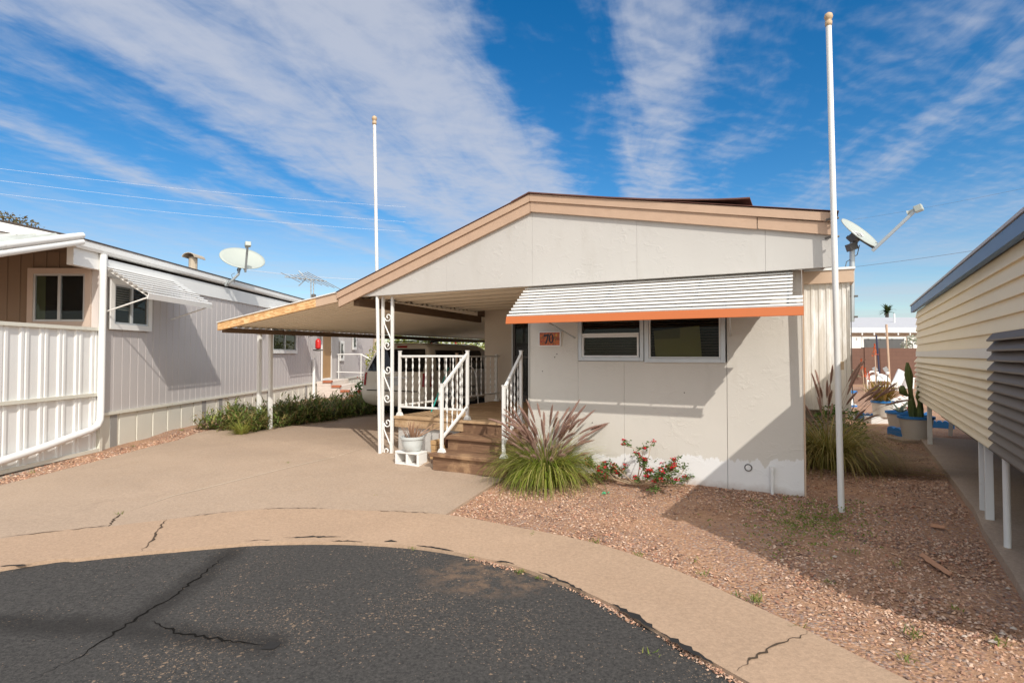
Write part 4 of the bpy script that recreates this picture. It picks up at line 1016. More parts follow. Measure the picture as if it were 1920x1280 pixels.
# door in the side wall
m = MB(FS); rect(m, 10.65, 11.75, .55, 2.62, .07, -.03, .005); dr = m.build('door', WHITE, nb)
m = MB(FS); m.box(10.73, 11.67, -.012, .0, .6, 2.55); m.build('door_leaf', BRN, dr)
m = MB(FS); m.bar((11.55, -.05, 1.55), (11.62, -.05, 1.55), .03, .03); m.build('handle', CHROME, dr)
m = L(); m.prism([(.03, 2.78), (.6, 2.66), (.6, 2.58), (.03, 2.70)], 9.7, 12.0); m.build('door_awning', WHITE, nb)
# porch roof panels at the left end (rising from the gutter to the rake board)
FP = I4
xr = -6.42; ya, za = 8.24, 3.20; yb, zb_ = 6.0, 2.5
m = MB(); prof = []; x = xr
while x > -9.9:
    for dx, h_ in ((0, 0), (.02, .045), (.07, .045), (.09, 0), (.3, 0)): prof.append((x-dx, ya, za+h_))
    x -= .3
m.profile(prof, (0, ya, za), (0, yb, zb_)); m.build('porch_roof', mat('porch_roof_metal', (.58, .6, .57), .5, .06, 3, grime=(.35, .36, .3), gs=(1, .4, 1), gscale=3, gth=(.5, .7)), nb, solid=.006)
for dz in (.01, -.085):
    m = MB(); m.tube([(xr+.045, ya+.03, za+dz+.01), (xr+.045, yb, zb_+dz)], .045, 10); m.build('porch_roof_edge', WHITE, nb, smooth='auto')
m = MB(); m.box(-9.9, xr, yb-.06, yb, zb_-.12, zb_+.06); m.build('porch_gutter', WHITE, nb)
m = MB(); m.box(-6.62, -6.54, yb+.1, yb+.18, -.1, zb_-.05); m.build('porch_roof_post', WHITE, nb)
# ribbed porch fence, thing of its own
fe = thing('porch_fence', 'white ribbed metal fence panel enclosing the porch of the lilac home', 'fence', FL @ Vector((0, -1.5, -.1)), .0095)
m = L(); prof = []; y = -3.4
while y < -.05:
    prof += [(.0, y, 0), (.022, y+.02, 0), (.022, y+.06, 0), (0, y+.08, 0), (.022, y+.1, 0), (.022, y+.14, 0), (0, y+.16, 0), (0, y+.3, 0)]; y += .32
m.profile(prof, (0, 0, -.06), (0, 0, 1.86)); 
for v_ in m.v: v_.z += -.06
m.build('ribbed_panel', RIBW, fe)
for z, h_ in ((1.83, .05), (.80, .05), (-.08, .05)):
    m = L(); m.box(-.05, .055, -3.45, -.03, z, z+h_); m.build('rail', SKIRT, fe)
m = L(); m.box(-.06, .058, -.028, .03, -.1, 1.88); m.build('post', SKIRT, fe)
m = L(); m.box(-.04, .16, -3.4, -.1, -.2, -.1); m.build('timber_sleeper', woodmat('sleeper', (.3, .25, .2), (.45, .38, .3), 'y'), fe)
# roof vent
rv = FL @ Vector((-.62, 3.75, 3.36)); o = thing('roof_vent', 'small tan hooded vent on the roof of the lilac home', 'roof vent', rv)
m = MB(); m.tube([rv, rv+Vector((0, 0, .3))], .09, 12); m.build('stack', mat('vent_tan', (.5, .42, .32), .6), o)
m = MB(); a0 = []
for k in range(9): 
    a = math.pi*k/8; a0.append((math.cos(a)*.14, math.sin(a)*.1))
for i in range(8):
    p, q = a0[i], a0[i+1]; m.add([rv+Vector((p[0], -.2, .28+p[1])), rv+Vector((q[0], -.2, .28+q[1])), rv+Vector((q[0], .25, .28+q[1])), rv+Vector((p[0], .25, .28+p[1]))], [(0, 1, 2, 3)])
m.build('hood', mat('vent_tan2', (.5, .42, .32), .6), o, solid=.012)
# ---- satellite dishes
def dish(name, lab, ctr, nrm, w, h, armdir, armlen, mount, wallpt, letter=False):
    o = thing(name, lab, 'satellite dish', wallpt, 0, None)
    n = Vector(nrm).normalized(); up = (Vector((0, 0, 1))-n*n.z).normalized(); s = up.cross(n).normalized(); ctr = Vector(ctr)
    m = MB(); vs = [ctr-n*.07*w]; fs = []; K = 32; RR = 7
    for r in range(1, RR+1):
        for k in range(K):
            a = 2*math.pi*k/K; f_ = r/RR
            vs.append(ctr+s*(math.cos(a)*w/2*f_)+up*(math.sin(a)*h/2*f_)+n*(-.07*w*(1-f_*f_)))
    for k in range(K): fs.append((0, 1+k, 1+(k+1) % K))
    for r in range(RR-1):
        for k in range(K): a = 1+r*K+k; b_ = 1+r*K+(k+1) % K; fs.append((a, b_, b_+K, a+K))
    m.add(vs, fs); m.build('reflector', DISHG, o, smooth=True, solid=.014)
    bot = ctr-up*h*.52; tip = bot+Vector(armdir).normalized()*armlen
    m = MB(); m.bar(bot-Vector(armdir).normalized()*.05-n*.03, tip, .045, .045); m.build('arm', GREYM, o, bevel=.004)
    ad = Vector(armdir).normalized(); lk = (ctr-tip).normalized()
    m = MB(); m.bar(tip-lk*.08+ad*.03, tip+lk*.03+ad*.03, .12, .10); hd = m.build('receiver', DISHG, o, bevel=.012)
    m = MB(); m.tube([tip+lk*.03+ad*.03, tip+lk*.10+ad*.03, tip+lk*.13+ad*.03], [.026, .026, .038], 10); m.build('feed_horn', DISHG, hd)
    back = ctr-n*.10*w
    m = MB(); m.bar(back+n*.03, back-n*.12, .16, .13); m.bar(back-n*.1-up*.1, back-n*.1+up*.1, .07, .05); m.bar(back-n*.06, mount, .06, .06); m.build('mount_bracket', DARKM, o, bevel=.005)
    m = MB(); m.bar(back-n*.02, bot-n*.03, .05, .03); m.build('arm_bracket', DARKM, o)
    return o, ctr, n, up, s
dy = 21.7 - 8.95
lp = FL @ Vector((.05, 3.85, 2.88)); Yd = lp.y
dc = atY(455, 484, Yd+.15)
dl, c_, n_, u_, s_ = dish('satellite_dish', 'pale oval satellite dish bracketed to the eave of the lilac home', dc, (.415, -.515, .66), .98, .78, (.3, -.51, .72), .6, atY(447, 508, Yd+.1), lp)
m = MB(); m.tube([atY(428, 531, Yd), atY(437, 524, Yd-.02), atY(447, 514, Yd), atY(450, 500, Yd+.15)], .028, 8); m.bar(atY(424, 531, Yd)+Vector((0, 0, -.06)), atY(428, 531, Yd)+Vector((0, 0, .06)), .1, .05); m.build('mast', GREYM, dl, smooth='auto')
m = MB(); m.tube([atY(440, 512, Yd), atY(434, 515, Yd), atY(436, 522, Yd), atY(440, 530, Yd)], .006, 5); m.build('cable', DARKM, dl)
Yr = 9.25
mb0 = atY(1597, 603, Yr); mt = atY(1598, 455, Yr)
dctr = atY(1612, 436, Yr-.05)
dr_, c_, n_, u_, s_ = dish('satellite_dish', 'pale grey satellite dish tilted sideways on a pole behind the cream home', dctr, (.41, -.63, .66), .66, .72, (.543, -.45, .69), .72, mt+Vector((0, 0, -.02)), mb0)
m = MB(); m.tube([mb0, mt], .04, 12); m.build('mast', GREYM, dr_, smooth='auto')
m = MB(); m.bar(mt+Vector((-.07, 0, -.09)), mt+Vector((.05, 0, -.05)), .14, .12); m.build('clamp', DARKM, dr_, bevel=.004)
for zz in (.06, .32): m = MB(); q = mb0.lerp(mt, zz); m.bar(q+Vector((-.14, .05, 0)), q+Vector((.07, -.05, 0)), .03, .03); m.build('clamp', DARKM, dr_, bevel=.004)
m = MB(); m.tube([mt+Vector((.12, 0, -.04)), mt+Vector((.08, 0, -.2)), mt+Vector((-.1, 0, -.32)), mt+Vector((-.14, 0, -.5))], .007, 5); m.build('cable', DARKM, dr_)
# white lettering on the reflector (worn: T and V readable)
def onD(u, v): 
    f2 = (u/.33)**2+(v/.35)**2
    return c_+s_*u+u_*v+n_*(-.0462*(1-f2)+.012)
m = MB()
def stroke(a, b, w=.022): 
    A, B = onD(*a), onD(*b); m.bar(A, B, w, .004, n_)
for a, b in (((-.04, .06), (.05, .06)), ((.005, .06), (.005, -.05)), ((.065, .06), (.105, -.05)), ((.105, -.05), (.145, .06))): stroke(a, b)
for a, b in (((-.15, .055), (-.15, -.05)), ((-.15, .055), (-.09, .03)), ((-.09, .03), (-.09, -.02)), ((-.09, -.02), (-.15, -.05))): stroke(a, b)
m.build('lettering', WHITE_CLEAN, dr_)
# TV antenna behind the lilac home
an = thing('tv_antenna', 'thin multi-rod television antenna standing beyond the lilac home', 'antenna', atY(586, 600, 32))
A = lambda px, py, Y=32: atY(px, py, Y)
m = MB(); m.tube([A(583, 600), A(583, 522)], .035, 6); m.tube([A(588, 600), A(588, 526)], .03, 6); m.build('mast', GREYM, an)
m = MB(); m.tube([A(534, 519), A(612, 527)], .035, 6); m.build('boom', GREYM, an)
for px in (545, 557, 566, 575, 583, 592, 600, 608):
    c0 = A(px, 519+8*(px-534)/78); m = MB(); l_ = .5+.02*abs(px-560); m.tube([c0+Vector((-.35, -.9, .22))*l_, c0+Vector((.35, .9, -.22))*l_], .022, 5); m.build('rod', GREYM, an)
m = MB(); m.tube([A(560, 508), A(575, 522), A(560, 536)], .03, 5); m.build('rod', GREYM, an)
m = MB(); m.lathe(A(588, 562), [(.11, 0), (.13, .3), (.04, .34)], 10); m.build('base_cap', DARKM, an)
# power lines
def sag(a, b, k, n=16): return [a.lerp(b, i/n)+Vector((0, 0, -k*4*(i/n)*(1-i/n))) for i in range(n+1)]
for i, (pa, pb, lab) in enumerate((((-60, 309), (760, 388), 'uppermost pale power line crossing the sky on the left'), ((-60, 331), (760, 416), 'middle pale power line crossing the sky on the left'), ((-60, 356), (760, 434), 'lowest of the three pale power lines above the lilac home'))):
    a = atY(*pa, 36); b_ = atY(*pb, 44); m = MB(); m.tube(sag(a, b_, .25), .008, 5)
    m.build('power_line', WIRE, None, a, label=lab, cat='power line', group='power lines in the sky')
for pa, pb, lab in (((1560, 505), (1990, 443), 'thin dark cable sloping up to the right behind the tilted dish'), ((1600, 412), (1990, 338), 'faint thin cable high above the tilted dish')):
    a = atY(*pa, 34); b_ = atY(*pb, 26); m = MB(); m.tube(sag(a, b_, .1), .010 if pa[1] > 450 else .005, 5); m.build('power_line', WIRED, None, a, label=lab, cat='power line', group='power lines in the sky')
a = atY(455, 505, 30); b_ = atY(760, 524, 42); m = MB(); m.tube(sag(a, b_, .2), .014, 5); m.build('power_line', WIRE, None, a, label='pale cable running low behind the oval dish and antenna', cat='power line', group='power lines in the sky')
# steps, rails, feeder, pots beyond the hedge
sp = thing('porch_steps', 'pale masonry steps with red bricks leading to the brown door', 'steps', FL @ Vector((.6, 11.2, -.05)), .0095)
PALE = mat('pale_masonry', (.66, .58, .52), .85, .15, 5)
for i in range(4):
    m = L(); m.box(.03, .5+.30*(3-i), 10.2-.0*i, 12.4, -.1+.16*i, .06+.16*i); m.build('step', PALE, sp, bevel=.01)
for i in range(4):
    m = L(); m.box(.24+.30*(3-i), .53+.30*(3-i), 10.16, 10.36, -.02+.16*i+.04, .09+.16*i); m.build('brick', mat('red_brick', (.42, .14, .07), .85), sp)
rl = thing('step_railing', 'thin white metal railing beside the masonry steps', 'railing', FL @ Vector((1.4, 12.4, 0)), .0095)
m = L()
for x, zt in ((.1, 1.45), (.95, 1.45), (1.55, 1.1)): m.tube([(x, 12.45, .0), (x, 12.45, zt)], .02, 6)
m.tube([(.02, 12.45, 1.47), (1.0, 12.45, 1.47)], .022, 6); m.tube([(.95, 12.45, 1.47), (1.6, 12.45, 1.1)], .022, 6); m.tube([(.02, 12.45, .8), (1.55, 12.45, .75)], .018, 6); m.build('frame', WHITE, rl)
ps = thing('plant_stand', 'white two-tier plant stand by the neighbouring steps', 'plant stand', FL @ Vector((1.5, 13.2, 0)), .0095)
m = L()
for x in (1.1, 1.95):
    for y in (13.05, 13.35): m.tube([(x, y, 0), (x, y, 1.35)], .018, 6)
m.build('frame', WHITE, ps)
for z in (.75, 1.35): m = L(); m.box(1.02, 2.03, 13.0, 13.4, z, z+.025); m.build('shelf', WHITE, ps)
m = L(); m.lathe((1.45, 13.2, .78), [(.06, 0), (.13, .12), (.1, .22), (.04, .3), (.08, .4), (.03, .52)], 10); m.build('garden_ornament', GREYPOT, None, FL @ Vector((1.45, 13.2, .78)), .0095, label='grey urn ornament on the white plant stand', cat='ornament')
m = L(); m.tube([(.02+.06, 9.75, -.1), (.08, 9.75, 1.3)], .05, 10); m.build('standpipe', PVC, None, FL @ Vector((.08, 9.75, -.1)), .0095, label='white plastic standpipe against the lilac home by its steps', cat='pipe', smooth='auto')
fd = FL @ Vector((.35, 9.35, 1.62)); o = thing('bird_feeder', 'red bottle bird feeder hanging above the white standpipe', 'bird feeder', fd)
m = MB(); m.lathe(fd, [(.03, .0), (.09, .05), (.09, .28), (.06, .33), (.02, .36)], 14); m.build('bottle', REDP, o, smooth='auto')
m = MB(); m.lathe(fd, [(.05, -.05), (.16, -.03), (.16, .0), (.05, .01)], 14); m.build('tray', DARKM, o)
m = MB(); m.tube([fd+Vector((0, 0, .35)), fd+Vector((-.03, 0, .48)), fd+Vector((-.45, .1, .40))], .01, 5); m.build('hook', DARKM, o)
# pale trunk with foliage behind
tr = thing('tree', 'tree with pale flaking trunk behind the carport', 'tree', (-5.4, 22.6, 0))
m = MB(); tb = atG(704, 716); X0 = -5.4
pts = [Vector((X0+.05*math.sin(i*1.3), 22.6, i*.5)) for i in range(7)]; m.tube(pts, [.22, .2, .19, .18, .17, .16, .15], 12); m.build('trunk', BARK, tr, smooth=True)
def crown(parent_or_none, centers, n, size, m_, name='crown', rnd=R, asp=.5, **kw):
    q = MB()
    for (c, r) in centers:
        c = Vector(c); k = int(n*r[0]*r[1]*r[2]/sum(a[1][0]*a[1][1]*a[1][2] for a in centers))
        for i in range(k):
            d = Vector((rnd.gauss(0, 1), rnd.gauss(0, 1), rnd.gauss(0, 1))).normalized()*rnd.uniform(.35, 1)**.5
            p = c+Vector((d.x*r[0], d.y*r[1], d.z*r[2]))
            if p.z < -.05: continue
            if mnoise.noise(p*2.2) < -.18: continue
            leaf(q, p, size*rnd.uniform(.6, 1.3), rnd, asp)
    return q.build(name, m_, parent_or_none, fixn=False, **kw)
crown(tr, [((-5.5, 22.6, 3.4), (.9, .9, .35))], 500, .16, BOUG)
# flowering hedge at the far end of the carport
for i, (px, Y, wd) in enumerate(((735, 21, 1.0), (790, 22, 1.2), (850, 22.5, 1.2), (905, 23.5, 1.3), (960, 24.5, 1.3))):
    c = atY(px, 640, Y); o = thing('shrub', ['yellow green shrub beyond the van, nearest the porch post', 'tall yellow green shrub with red flowers beyond the van roof', 'dense yellow green shrub behind the middle of the van', 'bright shrub at the far end of the carport by the entry wall', 'yellow green shrub hidden mostly by the entry wall'][i], 'shrub', (c.x, Y, 0), 0, 'shrubs beyond the carport')
    m = MB(); 
    for k in range(5): m.tube([(c.x+.05*k-.1, Y, 0), (c.x+.25*k-.5, Y+R.uniform(-.3, .3), 1.3)], [.04, .015], 5)
    m.build('stem', TWIG, o)
    crown(o, [((c.x, Y, 1.15), (wd, .7, 1.05)), ((c.x+.4, Y-.1, 1.7), (wd*.6, .5, .55))], 2600, .12, BOUG, 'foliage')
    if i in (1, 2):
        q = MB()
        for k in range(50): leaf(q, (c.x+R.uniform(-.7, .5), Y-.75, R.uniform(1.62, 1.9)), .14)
        q.build('flowers', FLWR, o, fixn=False)
gp = atY(690, 735, 14.6); o = thing('geranium', 'geranium with bright red blooms beside the van bumper', 'plant', (gp.x, 14.6, 0))
crown(o, [((gp.x, 14.6, .45), (.38, .3, .4))], 700, .09, LEAFG, 'foliage')
for cx_, cz_, k in ((.02, .48, 40), (-.12, .5, 25), (.0, .78, 14), (.12, .9, 10), (-.1, .85, 8)):
    q = MB()
    for i in range(k): leaf(q, (gp.x+cx_+R.gauss(0, .04), 14.3, cz_+R.gauss(0, .035)), .055)
    q.build('flower', FLWR, o, fixn=False)
# ================================================================== bedding along the driveway
protos = []
for v_ in range(3):
    q = MB(); rr = random.Random(100+v_)
    for st_ in range(26):
        a0 = rr.uniform(0, 6.283); r0 = .27*rr.random()**.5; hs_ = rr.uniform(.22, .5)*(1-.6*(r0/.3)**2)+.06
        for i in range(13):
            t_ = rr.uniform(.1, 1); a = rr.uniform(0, 6.283); rad = r0*(.55+.6*t_)
            blade(q, (rad*math.cos(a0)+rr.gauss(0, .015), rad*math.sin(a0)+rr.gauss(0, .015), hs_*t_), a, rr.uniform(.1, 1.2), rr.uniform(.1, .2), rr.uniform(.016, .03), rr.uniform(.5, 1.6), 3)
    o = q.build('border_plant', HEDGE, None, (0, 0, 0), fixn=False); protos.append(o)
cnt = 0
for yy in np.arange(.5, 7.4, .36):
    for xx in (-9.32, -9.65, -10.0, -10.33):
        if cnt < 3: o = protos[cnt]
        else:
            o = protos[cnt % 3].copy(); COL.objects.link(o)
        w_ = FH @ Vector((xx+R.uniform(-.08, .08), yy+R.uniform(-.1, .1), -.03)); s_ = R.uniform(.85, 1.22)
        o.location = w_; o.rotation_euler = (0, 0, R.uniform(0, 6.28)); o.scale = (s_, s_, s_*R.uniform(.85, 1.15))
        tag(o, 'dark strap-leaved plant in the dense row between the driveway and the lilac home', 'plant', 'strap-leaved plants along the driveway'); cnt += 1
gc = atG(452, 815); q = MB()
for i in range(190):
    a = R.uniform(0, 6.283); r = R.uniform(0, .1); blade(q, gc+Vector((r*math.cos(a), r*math.sin(a), 0)), a, R.uniform(.8, 1.5), R.uniform(.2, .42), .012, R.uniform(.8, 1.8), 4)
q.build('grass_tuft', YGRASS, None, gc, fixn=False, label='yellow green grass tuft at the near end of the driveway planting', cat='grass tuft')
# ================================================================== fountain grasses
def fountain(name, lab, c, nb_, npl, spread, hgt, lean=(0, 0), seed=1, dry=0):
    o = thing(name, lab, 'ornamental grass', c); rr = random.Random(seed); q = MB()
    for i in range(nb_):
        a = rr.uniform(0, 6.283); r = abs(rr.gauss(0, .09)); el = rr.triangular(.75, 1.56, 1.34); Lb = rr.uniform(.5, 1.08)*hgt
        blade(q, c+Vector((r*math.cos(a)+lean[0]*.1, r*math.sin(a)+lean[1]*.1, 0)), a+rr.gauss(0, .15), el, Lb, rr.uniform(.006, .015), rr.uniform(1.2, 3.3), 7, rr.gauss(0, .5))
    q.build('blades', GOLDG if dry else GRASSG, o, fixn=False)
    for i in range(npl):
        a = rr.uniform(0, 6.283); el = rr.triangular(.9, 1.54, 1.38); Lb = rr.uniform(.62, 1.25)*hgt
        p = Vector(c); pts = []; n = 14
        ax = math.cos(a)+lean[0]; ay = math.sin(a)+lean[1]; aa = math.atan2(ay, ax)
        e = el; dr2 = rr.uniform(.3, 1.25)
        for k in range(n+1):
            pts.append(p.copy()); e = el-dr2*(k/n)**1.5; p = p+Vector((math.cos(aa)*math.cos(e), math.sin(aa)*math.cos(e), math.sin(e)))*Lb/n
        q = MB(); q.tube(pts[:12], .0018, 4, False)
        pl_ = pts[n-2-rr.randint(1, 2):]
        seg = []
        for k in range(len(pl_)-1):
            for j in range(6): seg.append(pl_[k].lerp(pl_[k+1], j/6))
        N = len(seg); d = (pl_[-1]-pl_[0]).normalized()
        q.tube(seg, [.0025+.0115*math.sin(math.pi*min(1, (k+.6)/N))**.6 for k in range(N)], 6)
        for k in range(N):
            rad = .006+.024*math.sin(math.pi*min(1, (k+.8)/N))**.6
            for j in range(9):
                v3 = Vector((rr.gauss(0, 1), rr.gauss(0, 1), rr.gauss(0, 1))); v3 = (v3-d*v3.dot(d)).normalized()
                s3 = d.cross(v3)*.0013; e3 = seg[k]+v3*rad*rr.uniform(.7, 1.3)+d*.024
                q.add([seg[k]-s3, seg[k]+s3, e3], [(0, 1, 2)])
        q.build('plume', PLUME, o, fixn=False)
    return o
fg = FH @ Vector((-2.72, -.46, 0)); fg.z = G(fg.x, fg.y)
fountain('fountain_grass', 'green fountain grass with purple-brown plumes beside the porch steps', fg, 2000, 92, .3, .88, seed=4)
f2 = FH @ Vector((.26, 1.75, 0))
fountain('fountain_grass', 'leaning fountain grass with brown plumes behind the right corner of the cream home', f2, 1000, 34, .3, 1.22, (.16, -.05), seed=9, dry=1)
f3 = FH @ Vector((.46, 3.0, 0)); o = thing('shrub', 'low dark green bush under the corner of the side addition', 'shrub', f3)
crown(o, [(f3+Vector((0, 0, .35)), (.38, .35, .4))], 1100, .07, LEAFG, 'foliage')
q = MB()
for i in range(420):
    t = R.random(); a = -.35+R.gauss(0, .22); p = f2+Vector((R.uniform(0, .5), R.uniform(-.5, .3), .02+R.uniform(0, .14)))
    blade(q, p, a, R.uniform(.02, .3), R.uniform(.5, 1.35), .006, R.uniform(.1, .5), 5)
for v_ in q.v:
    gz = G(v_.x, v_.y)+.006
    if v_.z < gz: v_.z = gz+R.uniform(0, .01)
q.build('dry_grass', DRYG, None, f2, fixn=False, label='flattened straw-coloured dry grass lying beside the leaning fountain grass', cat='dry grass', kind='stuff')
# flowering bush
fb = atG(1192, 908); o = thing('flowering_shrub', 'low straggly shrub with red flowers at the foot of the stucco wall', 'shrub', fb); tw = MB(); lf = MB(); FLS = []; rr = random.Random(21)
def branch(p, d, L_, r, lev):
    n = 6; pts = [p]
    for k in range(n):
        d = (d+Vector((rr.gauss(0, .16), rr.gauss(0, .16), rr.gauss(0, .12)+.02))).normalized(); pts.append(pts[-1]+d*L_/n)
        if pts[-1].z < fb.z+.02: pts[-1].z = fb.z+.02
    tw.tube(pts, [r*(1-.6*k/n) for k in range(n+1)], 5)
    if lev > 0:
        for k in (2, 3, 4, 5, 6):
            if rr.random() < .62: branch(pts[k], (d+Vector((rr.gauss(0, .7), rr.gauss(0, .7), rr.gauss(.25, .5)))).normalized(), L_*rr.uniform(.35, .6), r*.55, lev-1)
    else:
        for k in range(2, n+1):
            for j in range(4): leaf(lf, pts[k]+Vector((rr.gauss(0, .018), rr.gauss(0, .018), rr.gauss(0, .018))), rr.uniform(.022, .042), rr, .65)
        if rr.random() < .42:
            e = pts[-1]; fl = MB(); FLS.append(fl)
            for j in range(16): leaf(fl, e+Vector((rr.gauss(0, .013), rr.gauss(0, .013), rr.gauss(.006, .012))), rr.uniform(.02, .036), rr, .8)
for dx, dy, dz, LL in ((-.9, -.35, .35, .5), (-.8, .1, .6, .45), (.9, .15, .4, .55), (.8, -.45, .3, .5), (.25, .1, .95, .52), (-.4, -.2, .75, .36), (.5, -.1, .7, .5), (-1, 0, .15, .42), (1, -.1, .18, .5), (.05, .1, 1, .6), (-.95, -.2, .45, .55), (-.7, -.1, .7, .5), (.75, .1, .75, .55), (1, .05, .55, .55), (-.85, .05, .35, .6), (.6, -.4, .6, .45)):
    wd = U*dx - V*(-dy); branch(Vector(fb), Vector((wd.x, wd.y, dz*.5)).normalized(), LL*.95, .008, 2)
for mb_ in [tw, lf]+FLS:
    for v_ in mb_.v: v_.z = fb.z+(v_.z-fb.z)*.68
tw.build('twigs', TWIG, o, fixn=False); lf.build('leaves', LEAFG, o, fixn=False); [f_.build('flower', FLWR, o, fixn=False) for f_ in FLS]
# ground cover weeds: countless, one object
q = MB(); rr = random.Random(5)
def tuft(p, n, h_):
    for i in range(n):
        a = rr.uniform(0, 6.28); blade(q, p+Vector((rr.gauss(0, .02), rr.gauss(0, .02), 0)), a, rr.uniform(.4, 1.4), h_*rr.uniform(.5, 1.2), .006, rr.uniform(.3, 1.4), 3)
for px, py, n, h_ in ((1115, 1020, 22, .05), (1000, 1005, 8, .04), (1195, 1043, 14, .05), (1305, 1055, 10, .05), (1418, 1130, 30, .07), (1318, 1080, 12, .05), (1710, 1195, 26, .08), (1700, 1240, 20, .06), (1385, 1120, 14, .05), (1740, 885, 18, .08), (1500, 1180, 10, .05), (975, 1075, 26, .035), (1010, 1085, 16, .03), (455, 1020, 8, .03), (775, 1030, 14, .03), (885, 1048, 14, .03), (225, 966, 14, .05), (540, 870, 12, .04), (1220, 1230, 8, .04), (400, 800, 30, .06), (340, 808, 20, .05), (250, 838, 16, .04), (60, 888, 16, .05), (705, 930, 6, .03), (1600, 1040, 14, .05), (1680, 1060, 14, .05), (1555, 1095, 14, .05), (1880, 1210, 20, .06), (1790, 1145, 14, .05)): tuft(atG(px, py)+Vector((0, 0, .012)), n, h_)
for i in range(420):
    px = rr.gauss(1520, 62); py = rr.gauss(978, 26)
    if py < 932 or px > 1690: continue
    p = atG(px, py)+Vector((0, 0, .008))
    for j in range(4): leaf(q, p+Vector((rr.gauss(0, .02), rr.gauss(0, .02), .005+rr.random()*.015)), .02, rr, .7)
q.build('weeds', WEED, None, atG(1500, 980), fixn=False, label='sparse low green weeds scattered through the gravel and along the kerb', cat='weeds', kind='stuff')
# litter: leaves, stones, chips
q = MB()
for px, py, r in ((1440, 958, .02), (1428, 935, .02), (1565, 1045, .025), (1880, 1190, .022), (1862, 1205, .03), (1900, 1180, .024), (1750, 1190, .014), (1640, 1082, .012), (1890, 1105, .02), (1808, 1195, .018)):
    p = atG(px, py); blob(q, p+Vector((0, 0, .01)), r, sq=(1, .8, .4))
q.build('pale_rocks', mat('pale_rock', (.5, .42, .35), .9, .2, 20), None, atG(1880, 1190), label='scattered small pale rocks lying on the bare earth of the yard', cat='rocks', kind='stuff')
for (px0, py0, px1, py1, lab) in ((1730, 1045, 1785, 1083, 'long broken strip of tan tree bark on bare earth'), (1745, 988, 1772, 993, 'short piece of tan bark nearer the patio slab')):
    a, b_ = atG(px0, py0), atG(px1, py1); q = MB(); n = 7; vs = []
    for i in range(n+1):
        c = a.lerp(b_, i/n); nn = Vector((-(b_-a).y, (b_-a).x, 0)).normalized(); w_ = .03*(1-abs(i/n-.4)*.9)*(1+rr.uniform(-.3, .3)); 
        for s in (-1, 0, 1): vs.append(c+nn*w_*s+Vector((0, 0, .012+(.02 if s == 0 else 0)+rr.uniform(0, .006))))
    q.add(vs, [(3*i+j, 3*i+j+1, 3*i+j+4, 3*i+j+3) for i in range(n) for j in range(2)]); q.build('bark_strip', mat('bark_tan', (.46, .24, .14), .85, .25, 20), None, a, solid=.006, label=lab, cat='bark')
q = MB(); p = atG(1135, 927)+Vector((0, 0, .02))
for j in range(5): leaf(q, p+Vector((rr.gauss(0, .03), rr.gauss(0, .015), 0)), .05, rr, .6)
q.build('wrapper', mat('green_wrap', (.1, .5, .25), .4), None, p, fixn=False, label='crumpled bright green wrapper on the gravel below the red-flowered shrub', cat='litter')
SKYSAT=1.42; SKYVAL=.74; CLOUD=(3.35,3.5,3.95); CLOUDFILL=(11.3,10.8,9.9); SUNE=3.0; EXPO=0.27
# ================================================================== louvred patio on the right
RR_ = lambda: MB(FR)
pr = thing('patio_enclosure', 'long raised patio enclosure with cream horizontal louvres, blue trim and white posts', 'patio enclosure', FR @ Vector((1.2, 2, -.1)), math.atan2(-.5193, .8546))
Y0, YD, Y1 = -2.05, .14, 6.45
def louvre(mb, y0, y1, z0, h, tilt, skew0=0, skew1=0):
    # a tilted slat: lower edge stands out from the wall
    mb.prism([(-.0, z0+h), (-tilt, z0+.006), (-tilt, z0-.006), (-tilt+.018, z0-.008), (.012, z0+h-.01)], y0, y1)
P9 = .0785
c = RR_()
for k in range(9):
    louvre(c, YD+.005 if k > -1 else Y0, Y1, .70+P9*k, P9*1.12, .055)
lo = c.build('louvre_bank', CREAM, pr)
c = RR_(); c.prism([(0, 1.415), (-.03, 1.42), (-.03, 1.505), (0, 1.51)], YD+.005, Y1); c.build('band', GREYB, pr)
c = RR_(); z = 1.512; k = 0
while z < 2.13:
    c.prism([(0, z+.118), (-.026, z+.002), (-.026, z-.008), (0, z-.008)], Y0 if z > 1.6 else YD+.005, Y1); z += .118
c.build('lap_siding', CREAM, pr)
c = RR_()
for k in range(13):
    if .70+P9*k > 1.62: break
    louvre(c, Y0, YD-.004, .70+P9*k, P9*1.12, .062)
c.build('louvre_bank', BROWNS, pr, label='dark brown louvres at the near end')
c = RR_(); c.prism([(-.03, 2.205), (-.09, 2.2), (-.09, 2.305), (-.03, 2.31)], Y0-.05, 2.2); c.prism([(-.03, 2.203), (-.088, 2.198), (-.088, 2.303), (-.03, 2.308)], 2.205, Y1+.05); c.build('blue_fascia', BLUETR, pr)
c = RR_(); c.prism([(-.1, 2.312), (4.8, 2.5), (4.8, 2.53), (-.1, 2.335)], Y0-.08, Y1+.08); c.build('roof', WROOF, pr)
c = RR_(); c.box(.02, .04, Y0, Y1, .69, 2.2); c.box(.045, 2.4, Y0, Y0+.03, .69, 2.25); c.build('backing', mat('inner_panel', (.2, .17, .13), .8), pr)
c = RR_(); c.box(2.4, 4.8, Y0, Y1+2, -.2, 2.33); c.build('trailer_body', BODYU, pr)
c = RR_(); c.box(.05, 2.4, Y0, 4.0, .60, .69); c.build('floor_frame', BODYU, pr)
